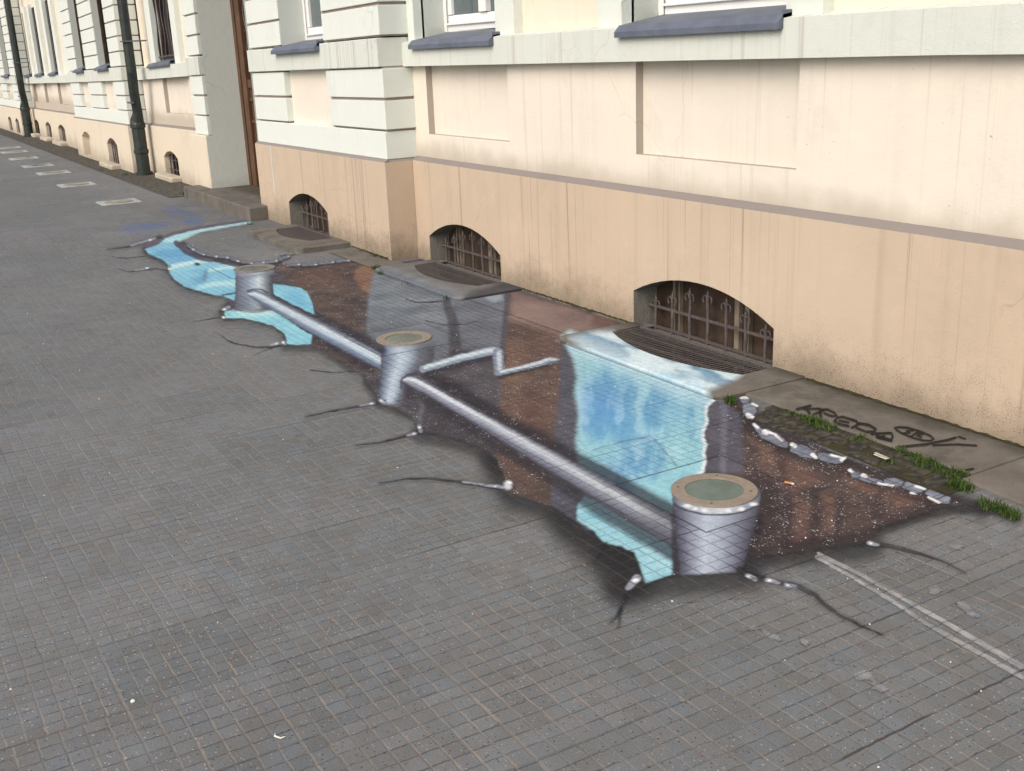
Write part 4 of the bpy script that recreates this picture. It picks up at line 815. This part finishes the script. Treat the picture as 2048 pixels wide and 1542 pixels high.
o = patch('street_painting', xs, ys, .0013, draw, M['paint_tile'], holes=[*CURBS, (-3.66, -3.47, -.362, 1), (-3.47, 5, -.362, 1), (-3.38, 5, -.50, -.36), (-8.1, -7.7, -.22, 1), (-13, -8.5, -.24, 1), (-9, -7.76, -.235, 1)])
tag(o, 'sprayed illusion of a broken hole with grey pipes and a blue waterfall on the paving', 'street painting')

# light well surrounds: raised concrete rim with a rounded front and a curved opening, painted where the spray ran over it
def surround(x0, x1, yf, yb, xi0, xi1, ydeep, yend, z, paint, label, ncx=150):
    e = empty('light_well', ((x0+x1)/2, yb, 0), label, 'light well', 'light wells in front of the basement windows')
    def path(a, b, c, r_, n, y_): # outer: down left side, along front, up right side
        pts = []; L1 = abs(y_-c); tot = 2*L1+(b-a)
        for t in np.linspace(0, tot, n):
            if t < L1: p = (a, y_-t)
            elif t < L1+(b-a): p = (a+(t-L1), c)
            else: p = (b, c+(t-L1-(b-a)))
            pts.append(list(p))
        for p in pts:      # round the front corners
            for cx, sg in ((a+r_, -1), (b-r_, 1)):
                if (p[0]-cx)*sg > 0 and p[1] < c+r_:
                    v_ = Vector((p[0]-cx, p[1]-c-r_)); 
                    if v_.length > r_: v_ = v_.normalized()*r_; p[0], p[1] = cx+v_.x, c+r_+v_.y
        return np.array(pts)
    n = 260; O = path(x0, x1, yf, .07, n, yb)
    I_ = []
    L1 = abs(yb-yend); tot = 2*L1+(xi1-xi0); hw = (xi1-xi0)/2; cx = (xi0+xi1)/2; sag = abs(ydeep-yend)
    for q in np.linspace(0, 1, n):
        lo = abs(yb-yf)/(2*abs(yb-yf)+(x1-x0))
        if q < lo: I_.append((xi0, yb-(q/lo)*L1))
        elif q > 1-lo: I_.append((xi1, yend+(q-1+lo)/lo*L1))
        else:
            t = (q-lo)/(1-2*lo)*2-1; I_.append((cx+t*hw, yend-sag*(1-t*t)))
    I_ = np.array(I_); m_ = 26; rows = []
    for k in range(m_+1):
        f = k/m_; rows.append(np.column_stack([O*(1-f)+I_*f, np.full(n, z)]))
    inn = rows[-1].copy(); bot = inn.copy(); bot[:, 2] = -.4
    out1 = rows[0].copy(); out1[:, 2] -= .006; out1b = rows[0].copy(); 
    nrm = rows[1][:, :2]-rows[0][:, :2]; rows[0][:, :2] += nrm*.35*0; rows[0][:, 2] -= .004; low = rows[0].copy(); low[:, 2] = -.01
    allr = [low]+rows+[bot]; P = np.concatenate(allr); k_ = len(allr); F = []
    for a in range(k_-1):
        for b in range(n-1): F.append((a*n+b, a*n+b+1, (a+1)*n+b+1, (a+1)*n+b))
    me = bpy.data.meshes.new('surround'); me.from_pydata([tuple(p) for p in P], [], F)
    cv = Canvas(P)
    if paint: paint(cv)
    cv.smooth[:] = 1
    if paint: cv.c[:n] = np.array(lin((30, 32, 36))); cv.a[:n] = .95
    attrs(me, cv); me.materials.append(M['paint_concrete']); me.validate(); so_ = bpy.data.objects.new('surround', me); C.objects.link(so_); so_.parent = e; so_.matrix_parent_inverse = Matrix.Translation(-Vector(e.location))
    for p in me.polygons: p.use_smooth = False
    # grate: bars run from the wall to the curved rim
    g = MB(); nb = int((xi1-xi0)/.0285)
    for k in range(nb+1):
        X = xi0+(xi1-xi0)*(k+.5)/(nb+1); t = (X-cx)/hw; Y = yend-sag*(1-t*t)
        g.box(X-.0034, X+.0034, Y+.002, yb-.012, z-.0095, z-.006)
    g.box(xi0, xi1, yb-.022, yb-.008, z-.020, z-.001)
    for yy in (yb-.10, yb-.22):
        g.box(xi0+.02, xi1-.02, yy-.003, yy+.003, z-.022, z-.0115)
    gr = g.build('grate', M['grate'], e)
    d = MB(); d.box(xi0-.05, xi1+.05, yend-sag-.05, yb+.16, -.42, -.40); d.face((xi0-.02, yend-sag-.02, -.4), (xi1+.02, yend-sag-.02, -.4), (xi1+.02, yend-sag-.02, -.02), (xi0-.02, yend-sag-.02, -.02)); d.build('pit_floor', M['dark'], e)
    return e
def paint2(cv):
    n = cv.n1; I = np.arange(len(cv.P)); cv.comp(I, np.array(lin((128, 134, 140)))*(.6+.8*n)[:, None], np.clip(.30+.65*smst(cv.W[:, 1], -.30, -.46), 0, .85)*(.7+.5*cv.n2))
    cv.stroke([(940, 600), (1010, 580), (1040, 566)], 24, 30, (50, 52, 62), .7, 10); cv.stroke([(760, 540), (900, 590)], 10, 10, (96, 108, 120), .6, 5)  # dark stroke puts shading into the colour of the rim's right side
def paint3(cv):
    D = cv.D; I = np.arange(len(cv.P)); al_ = D[:, 0]*.95+D[:, 1]*.30; pe = -D[:, 0]*.30+D[:, 1]*.95
    f = fbm(np.stack([al_*.016, pe*.055], 1), 1, 61, 3); fr = (cv.W[:, 1]+.525)/.30
    edge = [(1140, 676), (1180, 664), (1225, 664), (1300, 700), (1400, 732), (1484, 748), (1462, 762), (1420, 778), (1408, 800), (1300, 790)]
    c = np.array(lin((214, 236, 244)))+(np.array(lin((104, 146, 178)))-np.array(lin((214, 236, 244))))*(smst(f, .36, .62)*np.clip(.25+fr, .25, 1))[:, None]
    c = c+(np.array(lin((150, 204, 232)))-c)*(smst(cv.n2, .45, .65)*.5)[:, None]
    d = cv.sd(I, edge); cv.comp(I, c, (1-smst(d, -8, 10))*.96)
surround(-9.86, -8.56, -.70, -.23, -9.70, -8.86, -.555, -.46, .045, None, 'small light well with unpainted concrete rim, between the doorstep and the building corner')
surround(-7.53, -6.21, -.495, 0, -7.42, -6.46, -.315, -.20, .019, paint2, 'light well with grey sprayed rim, just right of the projecting building corner')
surround(-5.01, -3.64, -.525, 0, -4.90, -3.84, -.330, -.215, .022, paint3, 'light well whose rim is painted as the lip of the blue waterfall')

# lamps let into the paving
M['dustyring'] = simple('dust covered ring', (.20, .185, .165), .8, 0, .5, 30, .0006); M['dustylens'] = simple('dust covered glass', (.13, .145, .13), .6, 0, .5, 14, 0)
for i, (cx, cy) in enumerate(LIGHTS):
    if i == 0:
        e = empty('ground_light', (cx, cy, 0), '', 'ground light'); m = MB()
        prof = [(.156, .0), (.156, .007), (.153, .0085), (.108, .0085), (.105, .0065), (.105, .003)]
        rings = []; nn = 64
        for r_, z in prof: rings.append([m.vert((cx+r_*math.cos(a), cy+r_*math.sin(a), z)) for a in [2*math.pi*k/nn for k in range(nn)]])
        for a, b in zip(rings, rings[1:]):
            for k in range(nn): m.f.append([a[k], a[(k+1) % nn], b[(k+1) % nn], b[k]])
        m.build('ring', M['ring'], e)
        m = MB(); m.lathe([(.106, .0), (.106, .0045), (.07, .0055), (.001, .0058)], (cx, cy, 0), 48); m.build('lens', M['lens'], e, smooth=False)
        for k in range(4):
            a = math.pi/4+k*math.pi/2; m = MB(); m.lathe([(.0055, .008), (.0055, .0094), (.002, .0096)], (cx+.131*math.cos(a), cy+.131*math.sin(a), 0), 10); m.build('screw', M['iron'], e)
        L0 = e
    else:
        e = L0.copy(); C.objects.link(e); e.location = (cx, cy, 0)
        for ch in list(L0.children): c_ = ch.copy(); C.objects.link(c_); c_.parent = e; c_.matrix_parent_inverse = ch.matrix_parent_inverse.copy()
    if i == 2:
        for c_ in e.children:
            if c_.name.startswith('ring'): c_.data = c_.data.copy(); c_.data.materials[0] = M['dustyring']
            if c_.name.startswith('lens'): c_.data = c_.data.copy(); c_.data.materials[0] = M['dustylens']
    e['label'] = ['sandy ringed ground light topping the nearest and largest painted pillar', 'sandy ringed ground light topping the middle painted pillar with the bent pipe', 'dusty ground light topping the farthest painted pillar beside the blue pool'][i]
    e['group'] = 'ground lights in a row along the pavement'
FAR = [(-13.19, -1.10), (-15.475, -1.143), (-17.41, -1.11), (-18.80, -1.11), (-20.45, -1.08), (-22.08, -1.01), (-23.2, -.97)]
M['plate'] = simple('pale concrete plate', (.36, .395, .39), .7, 0, .4, 12, .001, .3)
P0 = None
lab = ['ground light in a pale square plate, the one closest to the blue scribble', 'ground light in a pale square plate, second beyond the blue scribble', 'ground light in a pale square plate, third beyond the blue scribble', 'ground light in a pale square plate, fourth beyond the blue scribble', 'ground light in a pale square plate, fifth beyond the blue scribble', 'ground light in a pale square plate, second from the far end of the row', 'ground light in a pale square plate, farthest one, at the edge of the picture']
for i, (cx, cy) in enumerate(FAR):
    if P0 is None:
        P0 = empty('ground_light', (cx, cy, 0), lab[0], 'ground light', 'ground lights in a row along the pavement')
        m = MB(); m.box(cx-.20, cx+.20, cy-.215, cy+.215, -.01, .008); m.build('plate', M['plate'], P0, bevel=.003)
        m = MB(); m.lathe([(.156, .008), (.156, .013), (.150, .015), (.108, .0145), (.104, .010)], (cx, cy, 0), 40); m.build('ring', M['ring'], P0)
        m = MB(); m.lathe([(.105, .009), (.105, .0155), (.05, .0165), (.001, .0165)], (cx, cy, 0), 32); m.build('lens', M['lens'], P0)
    else:
        e = P0.copy(); C.objects.link(e); e.location = (cx, cy, 0); e['label'] = lab[i]
        for ch in list(P0.children): c_ = ch.copy(); C.objects.link(c_); c_.parent = e; c_.matrix_parent_inverse = ch.matrix_parent_inverse.copy()

# chalk: double white line and smudges, blue scribble
def chalk(cv):
    for pts, w0, w1 in (([(1636, 1107), (1721, 1149), (1873, 1235), (1984, 1299), (2045, 1334)], 5, 11), ([(1632, 1114), (1700, 1152), (1779, 1199), (1867, 1255), (1967, 1311), (2045, 1354)], 5, 10)): cv.stroke(pts, w0, w1, (196, 196, 198), .62, 2.5, noisy=.55)
o = patch('chalk_line', np.arange(-2.6, -1.2, .0045), np.arange(-2.0, -1.1, .0045), .0019, chalk, M['paint_tile']); tag(o, 'worn double white line running across the paving at the lower right', 'painted line')
def smud(cv):
    for x, y, rx, ry, a in ((1503, 1254, 24, 7, 12), (1545, 1272, 16, 5, 20), (1880, 1180, 22, 12, 5), (1945, 1224, 20, 7, 25), (1920, 1210, 12, 6, 0), (1740, 1362, 22, 12, 10), (1762, 1376, 20, 8, 25), (1726, 1350, 14, 8, 0), (1610, 1285, 14, 6, 25), (1670, 1322, 14, 5, 20), (1168, 1132, 7, 5, 30), (1610, 1340, 10, 5, 0), (1915, 1094, 16, 5, 0)):
        I = cv.idx([(x-rx, y-rx), (x+rx, y+rx)], 20); cv.dab(x, y, rx, ry, (196, 200, 210), .26, a, .95)
    cv.a *= np.clip(.2+2.2*(fbm(cv.W, 26, 77)-.35), 0, 1)
o = patch('chalk_smudge', np.arange(-3.2, -1.3, .005), np.arange(-2.6, -.6, .007), .0026, smud, M['paint_tile'], keep=.05, holes=()); tag(o, 'faint whitish paint smudges scattered on the grey paving', 'smudge'); o['kind'] = 'stuff'
def scrib(cv):
    B = (72, 100, 160)
    for q in ([(320, 418), (338, 411), (372, 418), (412, 441), (396, 452), (362, 440)], [(268, 447), (300, 443), (352, 438), (362, 450), (320, 458), (296, 462)], [(232, 455), (262, 448), (300, 458), (290, 468), (256, 466)], [(340, 430), (400, 446), (372, 450)], [(250, 470), (300, 466), (310, 474)]):
        cv.poly(q, B, (88, 112, 160), a=.6, soft=5, sc=12)
    cv.a *= np.clip(.1+1.9*(fbm(cv.W*np.array([1, 4.]), 3.0, 90)-.30), 0, .9)
o = patch('blue_scribble', np.arange(-13.0, -8.5, .014), np.arange(-1.75, -.5, .012), .0009, scrib, M['paint_tile'], keep=.04); tag(o, 'faded blue chalk scribble on the paving beyond the painted stream', 'graffiti')

# the signature on the concrete slab
def sign(cv):
    cv.J = cv.D+(cv.J-cv.D)*.25
    K = (10, 9, 12); s2 = .1465
    def z2(*p): return [(1480+a*s2, 770+b*s2) for a, b in p]
    def z3(*p): return [(1740+a*s2, 820+b*s2) for a, b in p]
    for p, w_ in ((z2((780, 330), (960, 285)), 3.4), (z2((860, 325), (1090, 325)), 2.6), (z2((905, 325), (950, 385)), 3.6),
                  (z2((1000, 405), (1130, 350)), 3.2), (z2((1090, 365), (1105, 430)), 4), (z2((1100, 340), (1190, 335), (1290, 380), (1320, 420), (1250, 425), (1150, 385)), 2.6),
                  (z2((1590, 495), (1400, 435), (1330, 450), (1290, 490), (1350, 530), (1480, 560)), 3), (z2((1360, 490), (1480, 512)), 2.6),
                  (z2((1530, 580), (1640, 525)), 3), (z2((1600, 520), (1760, 545), (1850, 600), (1840, 635), (1720, 640), (1590, 585)), 3),
                  (z2((1800, 670), (2040, 655)), 2.4), (z2((1870, 700), (2040, 745)), 3.6), (z3((90, 370), (200, 355)), 2.4), (z3((110, 375), (290, 420), (310, 360), (290, 315), (20, 325)), 3),
                  (z3((340, 245), (400, 232), (520, 245), (680, 290), (820, 350), (870, 395), (830, 420), (720, 415), (560, 370), (430, 315), (360, 275), (340, 245)), 2.4),
                  (z3((450, 320), (540, 310), (500, 285), (590, 280)), 2.6), (z3((560, 360), (640, 310), (720, 330), (640, 345), (700, 375)), 2.6),
                  (z3((330, 545), (400, 505), (560, 490), (760, 470), (900, 440), (1060, 410), (1170, 378)), 3), (z3((860, 480), (1000, 475), (1200, 470), (1450, 485)), 2.4), (z3((1210, 365), (1300, 395)), 2), (z3((1200, 850), (1300, 822), (1410, 803)), 2.4)):
        cv.stroke(p, w_*1.75, w_*1.6, K, .95, 1.2)
    cv.smooth[:] = 1
# (letters follow)
o = patch('signature', np.arange(-3.4, -2.3, .0030), np.arange(-.375, -.05, .0030), .0140, sign, M['paint_concrete']); tag(o, 'black sprayed word KREDA with a circled monogram on the concrete slab', 'graffiti')

# ---------------------------------------------------------------- weeds, litter
m = MB(); rg = random.Random(3)
def tuft(x, y, n, h, spread, z=.004):
    for k in range(n):
        a = rg.uniform(0, 2*math.pi); r_ = spread*math.sqrt(rg.random()); px, py = x+r_*math.cos(a), y+.7*r_*math.sin(a); b = rg.uniform(0, 2*math.pi); hh = h*rg.uniform(.4, 1); ln = hh*rg.uniform(.3, 1.1); w_ = rg.uniform(.001, .0032)
        ox, oy = math.cos(b), math.sin(b); px1, py1 = px+ox*ln*.45, py+oy*ln*.45
        m.face((px-oy*w_, py+ox*w_, z), (px+oy*w_, py-ox*w_, z), (px1+oy*w_*.8, py1-ox*w_*.8, z+hh*.75), (px1-oy*w_*.8, py1+ox*w_*.8, z+hh*.75))
        m.face((px1-oy*w_*.8, py1+ox*w_*.8, z+hh*.75), (px1+oy*w_*.8, py1-ox*w_*.8, z+hh*.75), (px+ox*ln, py+oy*ln, z+hh*.85))
for x in np.arange(-3.36, -2.10, .012):
    d = .5+.5*math.sin(x*9.3+1)+.4*math.sin(x*23)
    yb = -.395 if x < -2.42 else -.475-.06*max(0, (x+2.38)/.2)
    if d > .35: tuft(x, yb+rg.uniform(-.02, .006), int(10*d)+2, .016*rg.uniform(.5, 1.5), .022, .008)
for x, y, n, h, s in ((-3.60, -.50, 60, .045, .03), (-3.58, -.52, 30, .035, .025), (-3.12, -.42, 150, .03, .07), (-3.20, -.41, 90, .03, .05), (-2.93, -.45, 40, .02, .05), (-2.48, -.44, 130, .03, .07), (-2.60, -.43, 110, .028, .06), (-2.37, -.51, 120, .035, .05), (-2.20, -.565, 120, .032, .06), (-2.12, -.58, 70, .03, .04), (-2.72, -.52, 60, .02, .06), (-7.56, -.45, 60, .04, .05), (-7.35, -.505, 40, .03, .04), (-6.9, -.51, 24, .02, .08), (-6.30, -.50, 30, .025, .05), (-8.0, -.25, 20, .03, .04), (-10.4, -.48, 20, .03, .04), (-13.2, -.35, 30, .05, .06), (-16.1, -.38, 40, .05, .08), (-17.1, -.5, 20, .04, .06)):
    tuft(x, y, n, h, s)
tag(m.build('grass', M['grass'], None), 'low weeds and moss growing in the joints along the slabs', 'grass', kind='stuff')
# dirt and moss that has gathered along the foot of the wall
m = MB(); rg = random.Random(5)
for xa, xb, y in ((-6.20, -5.02, 0), (-3.63, 3.0, 0), (-8.54, -7.80, -.23)):
    X = np.arange(xa, xb, .02); wd = [.008+.012*rg.random()*(1+math.sin(q*3.1)*.5) for q in X]; zt = [.016+.006*rg.random() for q in X]
    for k in range(len(X)-1):
        m.face((X[k], y-wd[k], .0148), (X[k+1], y-wd[k+1], .0148), (X[k+1], y-.001, zt[k+1]), (X[k], y-.001, zt[k]))
tag(m.build('moss', M['moss'], None), 'dark moss and dirt gathered along the foot of the plastered wall', 'moss', kind='stuff')
def put(name, label, cat, parts):
    e = None
    for nm, mb, mat in parts:
        o = mb.build(nm, mat, e)
        if e is None: e = o
    tag(e, label, cat); return e
p = G(1577, 968, .006); m1 = MB(); m1.tube([(p[0]-.012, p[1]-.006, .011), (p[0]+.012, p[1]+.004, .011)], .004, 8); m2 = MB(); m2.tube([(p[0]+.0125, p[1]+.004, .011), (p[0]+.020, p[1]+.007, .011)], .0041, 8)
put('cigarette_butt', 'orange and white cigarette butt on the brown painted floor', 'cigarette butt', [('cigarette_butt', m1, M['orange']), ('tip', m2, M['paper'])])
p = G(1762, 913, .02); m1 = MB(); m1.face((p[0]-.035, p[1]+.012, .024), (p[0]-.030, p[1]-.008, .028), (p[0]+.030, p[1]-.010, .030), (p[0]+.036, p[1]+.006, .024)); m1.face((p[0]-.035, p[1]+.012, .022), (p[0]+.036, p[1]+.006, .022), (p[0]+.030, p[1]-.010, .020), (p[0]-.030, p[1]-.008, .020))
put('paper_scrap', 'folded strip of white paper lying on the mossy cobbles', 'litter', [('paper_scrap', m1, M['paper'])])
p = G(266, 1404); m1 = MB(); m1.lathe([(.002, 0), (.006, .001), (.0065, .004), (.003, .007)], (p[0], p[1], .0), 9); put('pebble', 'single pale pebble on the plain paving at the lower left', 'pebble', [('pebble', m1, M['paper'])])
p = G(560, 1476); m1 = MB(); m1.tube([(p[0]-.022, p[1]-.004, .003), (p[0]-.008, p[1]-.010, .005), (p[0]+.010, p[1]-.001, .006), (p[0]+.014, p[1]+.010, .009)], [.0008, .0022, .0022, .0006], 6); put('feather', 'small curled white feather on the plain paving near the bottom', 'feather', [('feather', m1, M['paper'])])
m = MB(); rg = random.Random(11)
for k in range(170):
    x = rg.uniform(-12, -1.3); y = rg.uniform(-3.6, -.45)*(1 if rg.random() < .75 else .35)-.0; s = rg.uniform(.0012, .0040)
    if y > -.55 and x > -10: continue
    a = [rg.uniform(.6, 1.3) for _ in range(5)]; b0 = len(m.v)
    for q in range(5): m.vert((x+s*a[q]*math.cos(q*1.257), y+s*a[q]*math.sin(q*1.257), .001))
    t_ = m.vert((x, y, s*.9+.002)); 
    for q in range(5): m.f.append([b0+q, b0+(q+1) % 5, t_])
tag(m.build('grit', M['paper'], None), 'tiny pale grit and crumbs scattered over the paving', 'grit', kind='stuff')

for s, fr in SILLS:
    s.matrix_world = Matrix.Identity(4)
bpy.context.view_layer.update()
for s, fr in SILLS:
    mw = Matrix.Identity(4); s.parent = fr; s.matrix_parent_inverse = fr.matrix_world.inverted(); s.matrix_basis = mw
